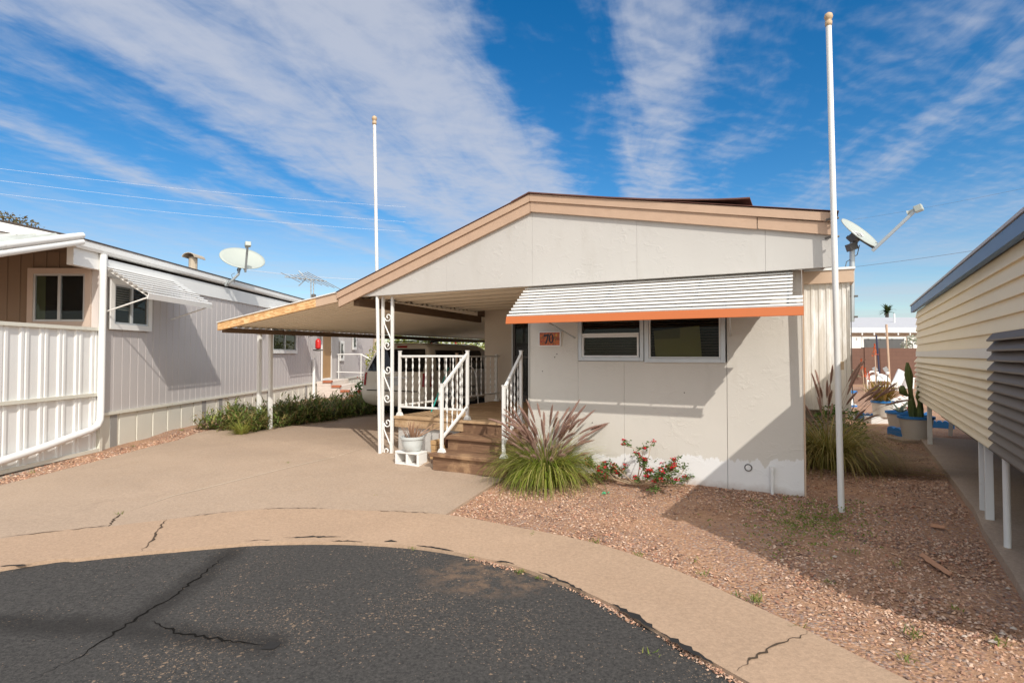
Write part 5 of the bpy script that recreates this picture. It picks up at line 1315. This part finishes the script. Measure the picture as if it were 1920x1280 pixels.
for (x, y, r, rnd_) in ((.02, .0, .024, True), (.02, .66, .03, False), (.0, .86, .018, False), (.03, 5.15, .03, False), (.9, 6.2, .03, False), (2.2, 3.0, .035, False)):
    c = RR_()
    if rnd_: c.tube([(x, y, -.14), (x, y, .72)], r, 14); c.build('post', WHITE, pr, smooth='auto')
    else:
        c.box(x-r, x+r, y-r*.7, y+r*.7, .0, .74); c.box(x-r-.012, x+r+.012, y-r*.7-.012, y+r*.7+.012, -.06, .012) ; c.build('post', WHITE, pr, bevel=.004)
# table and chair behind the posts
tb_ = FR @ Vector((.95, 6.9, 0)); o = thing('patio_table', 'white plastic patio table partly hidden behind the louvres', 'table', tb_)
for dx, dy in ((-.35, -.3), (.35, -.3), (.35, .3), (-.35, .3)):
    q = MB(); q.bar(tb_+Vector((dx, dy, 0)), tb_+Vector((dx*.9, dy*.9, .68)), .06, .06); q.build('leg', WHITE_CLEAN, o)
q = MB(); q.box(tb_.x-.45, tb_.x+.45, tb_.y-.4, tb_.y+.4, .68, .72); q.build('table_top', WHITE_CLEAN, o, bevel=.01)
# ================================================================== back yard on the right
bw_ = thing('block_wall', 'brown concrete block wall across the back of the right-hand yard', 'wall', (19, 28, 0))
q = MB(); q.box(14, 40, 28, 28.2, -.2, 1.78); q.build('blocks', BLOCK, bw_)
q = MB(); q.box(17.6, 18.1, 27.96, 28.24, -.2, 1.82); q.build('pier', BLOCK, bw_)
hb = thing('house', 'peach house with white roof and white shutters beyond the block wall', 'house', (21, 36, 0))
q = MB(); q.box(20.3, 34, 34, 42, 0, 3.0); q.build('wall', PEACH, hb)
q = MB(); q.box(19.0, 20.25, 34.6, 42, 0, 2.9); q.build('wall', mat('grey_wall', (.35, .32, .32), .8), hb)
q = MB(); q.prism([(33.75, 3.1), (33.75, 3.05), (38.5, 3.95), (42, 3.1), (42, 3.15), (38.5, 4.02)], 18.9, 36, 'x'); q.build('roof', WROOF, hb)
q = MB(); q.box(19.2, 36, 33.68, 33.76, 2.78, 3.06); q.build('fascia', WHITE, hb)
q = MB(); q.box(21.2, 23.9, 33.95, 33.99, 1.2, 2.55); wn = q.build('window', WHITE, hb); q = MB(); q.box(21.35, 23.75, 33.92, 33.945, 1.35, 2.42); q.build('pane', mat('far_pane', (.1, .1, .1), .3), wn)
for x in (20.45, 24.0): q = MB(); q.box(x, x+.72, 33.93, 33.99, 1.2, 2.55); q.build('shutter', WHITE, hb)
for i in range(9): 
    q = MB(); cx_ = 20.3+i*.72; q.lathe((cx_, 33.6, 2.6), [(.02, .16), (.05, .1), (.04, .02), (.01, 0)], 8); q.build('string_bulb', WHITE_CLEAN, hb)
q = MB(); q.tube([(24.6, 36, 3.4), (24.6, 36, 4.1)], .06, 6); q.build('vent_pipe', WHITE, hb)
o = thing('palm_tree', 'distant fan palm showing above the white roof', 'palm tree', (42, 62, 0)); pc_ = atY(1663, 585, 62)
q = MB(); q.tube([(pc_.x, 62, 0), (pc_.x, 62, pc_.z)], .18, 8); q.build('trunk', DARKM, o)
o.location = (pc_.x, 62, 0); MW[o] = Matrix.Translation((pc_.x, 62, 0))
for ch_ in o.children:
    for v_ in ch_.data.vertices: v_.co.x -= (pc_.x-42)
q = MB()
for i in range(46):
    a = R.uniform(0, 6.28); blade(q, (pc_.x, 62, pc_.z), a, R.uniform(-.2, 1.4), R.uniform(.8, 1.2), .32, R.uniform(.3, .9), 3)
q.build('crown', PALML, o, fixn=False)
# poles near the wall
q = MB(); q.tube([atY(1668, 718, 27.6), atY(1662, 608, 27.6)], .05, 6); q.build('wooden_pole', TRIML, None, atY(1668, 718, 27.6), label='slim tan wooden pole in front of the block wall', cat='pole')
q = MB(); q.tube([atY(1650, 716, 26), atY(1643, 628, 26)], .035, 6); q.build('shade_pole', mat('navy_pole', (.03, .035, .08), .5), None, atY(1650, 716, 26), label='thin dark blue pole beside the tan wooden pole', cat='pole')
bs = atG(1601, 719); o = thing('shrub', 'grey-green bush against the brown block wall', 'shrub', bs)
crown(o, [(bs+Vector((0, 0, .4)), (.5, .4, .5))], 900, .14, SAGE, 'foliage')
ps_ = atY(1713, 640, 31); o = thing('shrub', 'bush with pale blossoms in front of the peach house', 'shrub', (ps_.x, 31, 0))
crown(o, [((ps_.x, 31, 1.6), (.85, .5, 1.0))], 1000, .17, PALEF, 'foliage')
# red hot poker stalks
for i, (pxb, pyb, pxt, pyt, Y, s_) in enumerate(((1620, 722, 1615, 682, 22, 1), (1641, 720, 1640, 656, 21.5, 1.25), (1625, 722, 1622, 698, 22.5, .9), (1631, 722, 1629, 704, 22, .8))):
    a = atY(pxb, pyb, Y); b_ = atY(pxt, pyt, Y); a.z = G(a.x, a.y)
    o = thing('poker_flower', ['slim orange poker flower left of the white metal hoop', 'tallest orange poker flower, right behind the potted spiky plant', 'short orange poker flower near the white hoop', 'shortest orange poker flower at the hoop'][i], 'flower', a, 0, 'orange poker flowers in the back yard')
    q = MB(); q.tube([a, a.lerp(b_, .5)+Vector((.03, 0, 0)), b_], .018, 5); q.build('stalk', TRIML, o)
    q = MB()
    for k in range(90): t = R.random(); leaf(q, b_+Vector((R.gauss(0, .035*s_*(1.1-t)), R.gauss(0, .035*(1.1-t)), -.2*s_+.4*s_*t)), .06)
    q.build('bloom', ORFL, o, fixn=False)
# white metal bench with hoop, slanted white lounge chair, bucket
Yc = 23
A = lambda px, py, Y=Yc: atY(px, py, Y)
o = thing('garden_chair', 'round white wire garden chair with hooped arm in the back yard', 'chair', atG(1650, 728))
q = MB(); q.tube(smooth_curve([A(1626, 728), A(1626, 706), A(1632, 697), A(1640, 697), A(1648, 703)], 4), .035, 6); q.build('arm', WHITE_CLEAN, o)
q = MB(); cc = A(1651, 716)
vs = [cc+Vector((0, -.05, .05))]; K = 20
for k in range(K+1): a = math.pi*k/K; vs.append(cc+Vector((-.48*math.cos(a), .12, .33*math.sin(a)+.0)))
q.add(vs, [(0, k+1, k+2) for k in range(K)]); q.build('backrest', WHITE_CLEAN, o, solid=.03)
q = MB(); q.lathe(cc+Vector((0, -.3, -.18)), [(.3, -.04), (.42, 0), (.42, .05), (.3, .06)], 20); q.build('seat', WHITE_CLEAN, o)
for dx, dy in ((-.3, -.5), (.3, -.5), (.3, 0), (-.3, 0)): q = MB(); e = cc+Vector((dx, dy, -.15)); q.tube([e, Vector((e.x*1.0+dx*.2, e.y, 0))], .025, 6); q.build('leg', WHITE_CLEAN, o)
o = thing('lounge_chair', 'white reclining lounge chair with raised back near the block wall', 'lounge chair', atG(1690, 730))
q = MB(); q.bar(A(1680, 722), A(1692, 695), .4, .08, (0, 1, .3)); q.build('backrest', WHITE_CLEAN, o, bevel=.02)
q = MB(); q.bar(A(1672, 726), A(1682, 722), .4, .08, (0, 1, .3)); q.build('seat', WHITE_CLEAN, o, bevel=.02)
for px in (1674, 1683): q = MB(); e = A(px, 724); q.tube([e, Vector((e.x, e.y, 0))], .03, 6); q.build('leg', WHITE_CLEAN, o)
q = MB(); bk = atG(1700, 728); q.lathe(bk, [(.26, 0), (.29, .42), (.31, .42), (.31, .47), (.27, .47)], 18); q.build('bucket', WHITE_CLEAN, None, bk, label='white bucket standing by the brown block wall', cat='bucket', smooth='auto')
for px, Y in ((1644, 22.5), (1664, 22.8)):
    o = thing('spotlight', 'solar spotlight on a stake, left of the two above the wire chair' if px < 1650 else 'solar spotlight on a stake, beside the tan pole', 'spotlight', atG(px, 733), 0, 'solar spotlights')
    q = MB(); e = A(px, 700, Y); q.tube([Vector((e.x, e.y, 0)), e], .02, 5); q.build('stake', DARKM, o)
    q = MB(); q.lathe(e, [(.04, -.05), (.07, .0), (.07, .06), (.03, .08)], 10); q.build('lamp_head', WHITE_CLEAN, o)
    q = MB(); q.bar(e+Vector((-.12, 0, .25)), e+Vector((-.02, 0, .1)), .16, .02, (0, 1, .5)); q.build('solar_panel', GREYM, o)
# potted plants
def basin(c, r0, r1, h_, n, lab, name='planter', sq=False, body=None):
    o = thing(name, lab, 'planter', c); k = 4 if sq else n
    q = MB(Matrix.Translation(c)); q.lathe((0, 0, 0), [(r0, 0), (r0*1.02, .02), (r1, h_-.045)], k); q.build('bowl', body or mat('cream_glaze', (.62, .57, .5), .5), o, smooth='auto')
    q = MB(Matrix.Translation(c)); q.lathe((0, 0, 0), [(r1*1.02, h_-.047), (r1*1.1, h_-.04), (r1*1.1, h_), (r1*.98, h_), (r1*.95, h_-.03)], k); q.build('rim', BLUEP, o, smooth='auto')
    q = MB(Matrix.Translation(c)); q.lathe((0, 0, 0), [(r1*.95, h_-.05), (r1*.93, h_-.035)], k); q.build('soil', DARKM, o)
    return o
pA = atG(1655, 792); pA.z = .0; 
q = MB(); q.box(pA.x-.32, pA.x+.24, pA.y-.12, pA.y+.12, -.02, .13); q.build('pedestal_block', WHITE, None, Vector((pA.x, pA.y, 0)), bevel=.01, label='white concrete block carrying the spiky potted plant', cat='concrete block')
pA = Vector((pA.x, pA.y, .13))
basin(pA, .17, .2, .34, 24, 'cream pot with blue rim on a white block, spiky plant inside')
q = MB()
for i in range(170):
    a = R.uniform(0, 6.28); r = R.uniform(0, .1); blade(q, pA+Vector((r*math.cos(a), r*math.sin(a), .3)), a, R.triangular(.25, 1.55, 1.0), R.uniform(.36, .6), .04, R.uniform(-.25, .35), 4)
q.build('agave', AGAVE, None, pA+Vector((0, 0, .3)), fixn=False, label='spiky yellow-green plant with reddish tips in the cream pot', cat='plant')
pB = atG(1689, 802); basin(Vector((pB.x, pB.y, .0)), .19, .24, .33, 24, 'shallow cream bowl with blue rim, small agave inside')
q = MB()
for i in range(11):
    a = i*2.4; blade(q, Vector((pB.x, pB.y, .29)), a, R.uniform(.5, 1.35), R.uniform(.32, .5), .07, R.uniform(.1, .7), 5)
q.build('agave', SAGE, None, Vector((pB.x, pB.y, .29)), fixn=False, label='small grey-green agave with curling leaves in the shallow bowl', cat='plant')
pC = atG(1718, 826); pC.z = -.02
q = MB(); q.box(pC.x-.36, pC.x+.34, pC.y-.2, pC.y+.2, -.1, .04); q.build('pedestal_block', SLABC, None, Vector((pC.x, pC.y, -.1)), bevel=.01, label='grey-tan slab under the large cactus basin', cat='concrete block')
pC.z = .04
basin(pC, .19, .245, .38, 24, 'large grey-white basin with blue rim holding a cactus')
cb = Vector((pC.x, pC.y, .37)); o = thing('cactus', 'tall ribbed green cactus in the large basin', 'cactus', cb)
def ribbed(mb, pts, rs, ribs=7):
    n = ribs*4; vs = []; 
    for p, r in zip(pts, rs):
        for k in range(n): a = 2*math.pi*k/n; q_ = r*(1+.22*math.cos(ribs*a)); vs.append(p+Vector((q_*math.cos(a), q_*math.sin(a), 0)))
    fs = [(i*n+k, i*n+(k+1) % n, (i+1)*n+(k+1) % n, (i+1)*n+k) for i in range(len(pts)-1) for k in range(n)]; fs.append(tuple(range((len(pts)-1)*n, len(pts)*n))); mb.add(vs, fs)
for dx, dy, h_, r, ln in ((-.05, 0, .95, .05, -.08), (.1, .05, .68, .045, .05), (.02, -.08, .5, .042, -.02)):
    q = MB(); N = 9; ribbed(q, [cb+Vector((dx+ln*(i/N)**1.2*(1 if i < 9 else 1), dy, h_*i/N)) for i in range(N+1)], [r*(.8+.25*math.sin(i*1.1)) if i < N-1 else (r*.75 if i == N-1 else r*.3) for i in range(N+1)]); q.build('stem', CACT, o, smooth=True)
q = MB(); ribbed(q, [cb+Vector((-.12, 0, .38)), cb+Vector((-.2, 0, .42)), cb+Vector((-.22, 0, .5)), cb+Vector((-.22, 0, .56))], [.035, .05, .045, .02]); q.build('stem', CACT, o, smooth=True)
# scalloped blue edging pieces
def edging(pa, pb, lab, m_, n=4, h_=.15):
    a, b_ = Vector((pa.x, pa.y, 0)), Vector((pb.x, pb.y, 0)); d = (b_-a); L_ = d.length; ang = math.atan2(d.y, d.x); F = Matrix.Translation(a) @ Matrix.Rotation(ang, 4, 'Z'); q = MB(F); poly = [(0, -.03), (L_, -.03)]
    for k in range(n):
        for j in range(6): t = math.pi*j/5; poly.append((L_*(1-(k+.5-.5*math.cos(t))/n), h_-.04+.04*math.sin(t)))
    q.prism(poly, -.04, .04); q.build('scalloped_edging', m_, None, a, ang, bevel=.006, label=lab, cat='edging', group='scalloped edging blocks')
edging(atG(1604, 787), atG(1641, 789), 'blue scalloped edging left of the potted spiky plant', BLUEP, 4, .17)
edging(atG(1591, 785), atG(1603, 786), 'white edging block at the left end of the blue scalloped edging', WHITE, 1, .16)
edging(atG(1667, 812), atG(1705, 819), 'blue scalloped edging in front of the large basin', BLUEP, 3, .14)
edging(atG(1700, 782), atG(1745, 784), 'blue edging behind the basin under the patio edge', BLUEP, 4, .14)
edging(atG(1745, 800), atG(1790, 803), 'blue edging farthest right under the louvres', BLUEP, 4, .14)
pd = atG(1596, 761); o = thing('garden_pedestal', 'small white pedestal with blue top in the gravel yard', 'pedestal', pd)
q = MB(); q.lathe(pd, [(.13, 0), (.13, .05), (.08, .07), (.07, .2), (.08, .34), (.12, .37)], 14); q.build('column', WHITE, o, smooth='auto')
q = MB(); q.lathe(pd, [(.16, .371), (.16, .43), (.02, .44)], 14); q.build('top', BLUEP, o)
q = MB(); q.lathe(pd, [(.15, -.02), (.15, .03), (.135, .031)], 14); q.build('base_ring', BLUEP, o)
q = MB()
for i in range(60):
    p = atG(R.uniform(1662, 1712), R.uniform(745, 775)); blob(q, p+Vector((0, 0, .04)), R.uniform(.05, .13), sq=(1, 1, .6))
q.build('white_rocks', mat('white_rock', (.7, .68, .64), .85, .1, 8), None, atG(1690, 760), label='heap of whitish rocks behind the potted plants', cat='rocks', kind='stuff')
for i, (px, py, col_, nm) in enumerate(((1706, 773, REDP, 'small red toy ball among the blue edging'), (1712, 768, SYEL, 'small yellow ornament beside the red ball'))):
    p = atG(px, py); q = MB(); q.lathe(p, [(.02, 0), (.06, .03), (.07, .08), (.05, .13), (.01, .15)], 12); q.build('garden_ornament', col_, None, p, label=nm, cat='ornament', smooth=True)
q = MB()
for k, (a, b_) in enumerate((((1600, 737), (1640, 742)), ((1600, 757), (1640, 764)), ((1655, 776), (1600, 797)))): 
    pass
# distant tree above the lilac home
o = thing('tree', 'brownish tree crown showing above the roof of the lilac home', 'tree', (-24, 27, 0))
q = MB(); q.tube([(-24, 27, 0), (-24, 27, 4), (-24.2, 27, 6.5)], [.3, .25, .15], 8); q.tube([(-24, 27, 4), (-23, 27, 7)], [.15, .06], 6); q.tube([(-24, 27, 4.3), (-25.5, 27.3, 7)], [.15, .06], 6); q.build('trunk', BARK, o)
crown(o, [((-24.4, 27, 7.0), (1.7, 1.5, 1.35)), ((-26, 27, 6.6), (1.6, 1.5, 1.5)), ((-23.3, 27, 6.4), (.8, 1, .8))], 4200, .2, TREEL)
# ================================================================== sky, sun, camera
SUNDIR = Vector((-.42, 1, -.86)).normalized()
w = bpy.data.worlds.new('World'); scene.world = w; w.use_nodes = True; nt = w.node_tree; bg = nt.nodes['Background']
sky = nt.nodes.new('ShaderNodeTexSky'); sky.sky_type = 'NISHITA'; sky.sun_disc = False
sky.sun_elevation = math.asin(-SUNDIR.z); sky.sun_rotation = math.atan2(-SUNDIR.x, -SUNDIR.y)
sky.air_density = 1.0; sky.dust_density = .3; sky.ozone_density = 2.5
tc = nt.nodes.new('ShaderNodeTexCoord'); sep = nt.nodes.new('ShaderNodeSeparateXYZ'); nt.links.new(tc.outputs['Generated'], sep.inputs[0])
zc = mth(nt, 'MAXIMUM', sep.outputs[2], .035)
cx_ = mth(nt, 'DIVIDE', sep.outputs[0], zc); cy_ = mth(nt, 'DIVIDE', sep.outputs[1], zc)
cc_ = mth(nt, 'SUBTRACT', mth(nt, 'MULTIPLY', cx_, .965), mth(nt, 'MULTIPLY', cy_, .262))
ca_ = mth(nt, 'ADD', mth(nt, 'MULTIPLY', cx_, .262), mth(nt, 'MULTIPLY', cy_, .965))
def comb(a, b, c=0):
    n = nt.nodes.new('ShaderNodeCombineXYZ')
    for i, q_ in enumerate((a, b, c)):
        if isinstance(q_, (int, float)): n.inputs[i].default_value = q_
        else: nt.links.new(q_, n.inputs[i])
    return n.outputs[0]
def sc(v, k): return mth(nt, 'MULTIPLY', v, k)
big = noi(nt, comb(cc_, sc(ca_, .5)), 1.1, 4, .5)
med = noi(nt, comb(cc_, ca_, 5), 2.3, 5, .6)
cw = mth(nt, 'ADD', cc_, mth(nt, 'ADD', sc(mth(nt, 'SUBTRACT', big, .5), .7), sc(mth(nt, 'SUBTRACT', med, .5), .45)))
ramp = nt.nodes.new('ShaderNodeValToRGB'); nt.links.new(maprange(nt, cw, -4, 2), ramp.inputs[0])
e = ramp.color_ramp.elements
stops = ((-4, .35), (-3.3, .2), (-2.95, .25), (-2.75, .72), (-2.6, .4), (-2.45, .1), (-2.2, .42), (-2.05, .42), (-1.93, .22), (-1.8, .6), (-1.5, .85), (-1.2, .68), (-.9, .92), (-.7, .82), (-.56, .45), (-.45, .06), (-.28, .12), (-.1, .62), (.1, .58), (.28, .2), (.6, .12), (.85, .3), (1.05, .42), (1.3, .2), (2, .3))
e[0].position = 0; e[0].color = (stops[0][1],)*3+(1,); e[1].position = 1; e[1].color = (stops[-1][1],)*3+(1,)
for c_, v_ in stops[1:-1]: x_ = e.new((c_+4)/6); x_.color = (v_, v_, v_, 1)
cov = ramp.outputs[0]
streak = noi(nt, comb(sc(cc_, 3.2), sc(ca_, .85)), 1.3, 9, .6, .9)
puff = noi(nt, comb(cc_, ca_, 3), 5.5, 7, .62, .3)
# rippled mackerel texture
rip = nt.nodes.new('ShaderNodeTexWave'); rip.wave_type = 'BANDS'; rip.bands_direction = 'Y'
nt.links.new(comb(mth(nt, 'ADD', sc(cc_, 1.2), sc(ca_, .1)), mth(nt, 'SUBTRACT', sc(ca_, 1.0), sc(cc_, .8))), rip.inputs['Vector']); rip.inputs['Scale'].default_value = 2.6; rip.inputs['Distortion'].default_value = 7; rip.inputs['Detail'].default_value = 3; rip.inputs['Detail Scale'].default_value = 1.6; rip.inputs['Detail Roughness'].default_value = .65
d = mth(nt, 'ADD', sc(streak, .8), sc(puff, .66))
d = mth(nt, 'ADD', d, mth(nt, 'MULTIPLY', rip.outputs['Fac'], maprange(nt, cc_, -.6, -.2, .03, .09)))
d = mth(nt, 'ADD', d, sc(cov, .95))
dens = maprange(nt, d, .84, 1.72, 0, .78)
n_ = dens.node; n_.interpolation_type = 'SMOOTHSTEP'
# thin veil of haze toward the horizon
hz = noi(nt, comb(sc(cx_, .25), sc(cy_, .6), 8), .8, 6, .6)
lowf = maprange(nt, zc, .26, .08)
dens2 = mth(nt, 'MULTIPLY', maprange(nt, hz, .3, .62), .55)
mixd = mth(nt, 'ADD', mth(nt, 'MULTIPLY', dens, mth(nt, 'SUBTRACT', 1, lowf)), mth(nt, 'MULTIPLY', dens2, lowf))
hs = nt.nodes.new('ShaderNodeHueSaturation'); nt.links.new(sky.outputs[0], hs.inputs['Color']); hs.inputs['Saturation'].default_value = SKYSAT; hs.inputs['Value'].default_value = SKYVAL
# bright warm cloud added around the sun, out of frame, as fill for shade
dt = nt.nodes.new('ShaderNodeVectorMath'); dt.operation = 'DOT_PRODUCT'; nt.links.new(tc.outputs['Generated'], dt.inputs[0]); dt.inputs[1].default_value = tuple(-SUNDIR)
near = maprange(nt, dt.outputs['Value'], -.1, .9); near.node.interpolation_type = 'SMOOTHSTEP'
ccol = mixc(nt, near, CLOUD, CLOUDFILL)
mixd = mth(nt, 'MAXIMUM', mixd, mth(nt, 'MULTIPLY', near, .75))  # extra cloud cover behind the camera, added to lift shaded fronts
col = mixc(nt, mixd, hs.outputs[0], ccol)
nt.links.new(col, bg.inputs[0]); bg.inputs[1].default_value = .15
ld = bpy.data.lights.new('sun', 'SUN'); ld.energy = SUNE; ld.angle = math.radians(.5); ld.color = (1, .95, .87)
so = bpy.data.objects.new('sun', ld); COL.objects.link(so); so.rotation_euler = SUNDIR.to_track_quat('-Z', 'Y').to_euler(); so.location = (6, -10, 14)
cd = bpy.data.cameras.new('camera'); cam = bpy.data.objects.new('camera', cd); COL.objects.link(cam)
cam.location = (0, 0, CH); cam.rotation_euler = (math.pi/2+PITCH, 0, 0); cd.sensor_width = 36; cd.lens = FPX/1920*36; cd.clip_end = 3000; cd.clip_start = .05
scene.camera = cam
scene.view_settings.view_transform = 'Standard'; scene.view_settings.look = 'None'; scene.view_settings.exposure = EXPO; scene.view_settings.gamma = 1
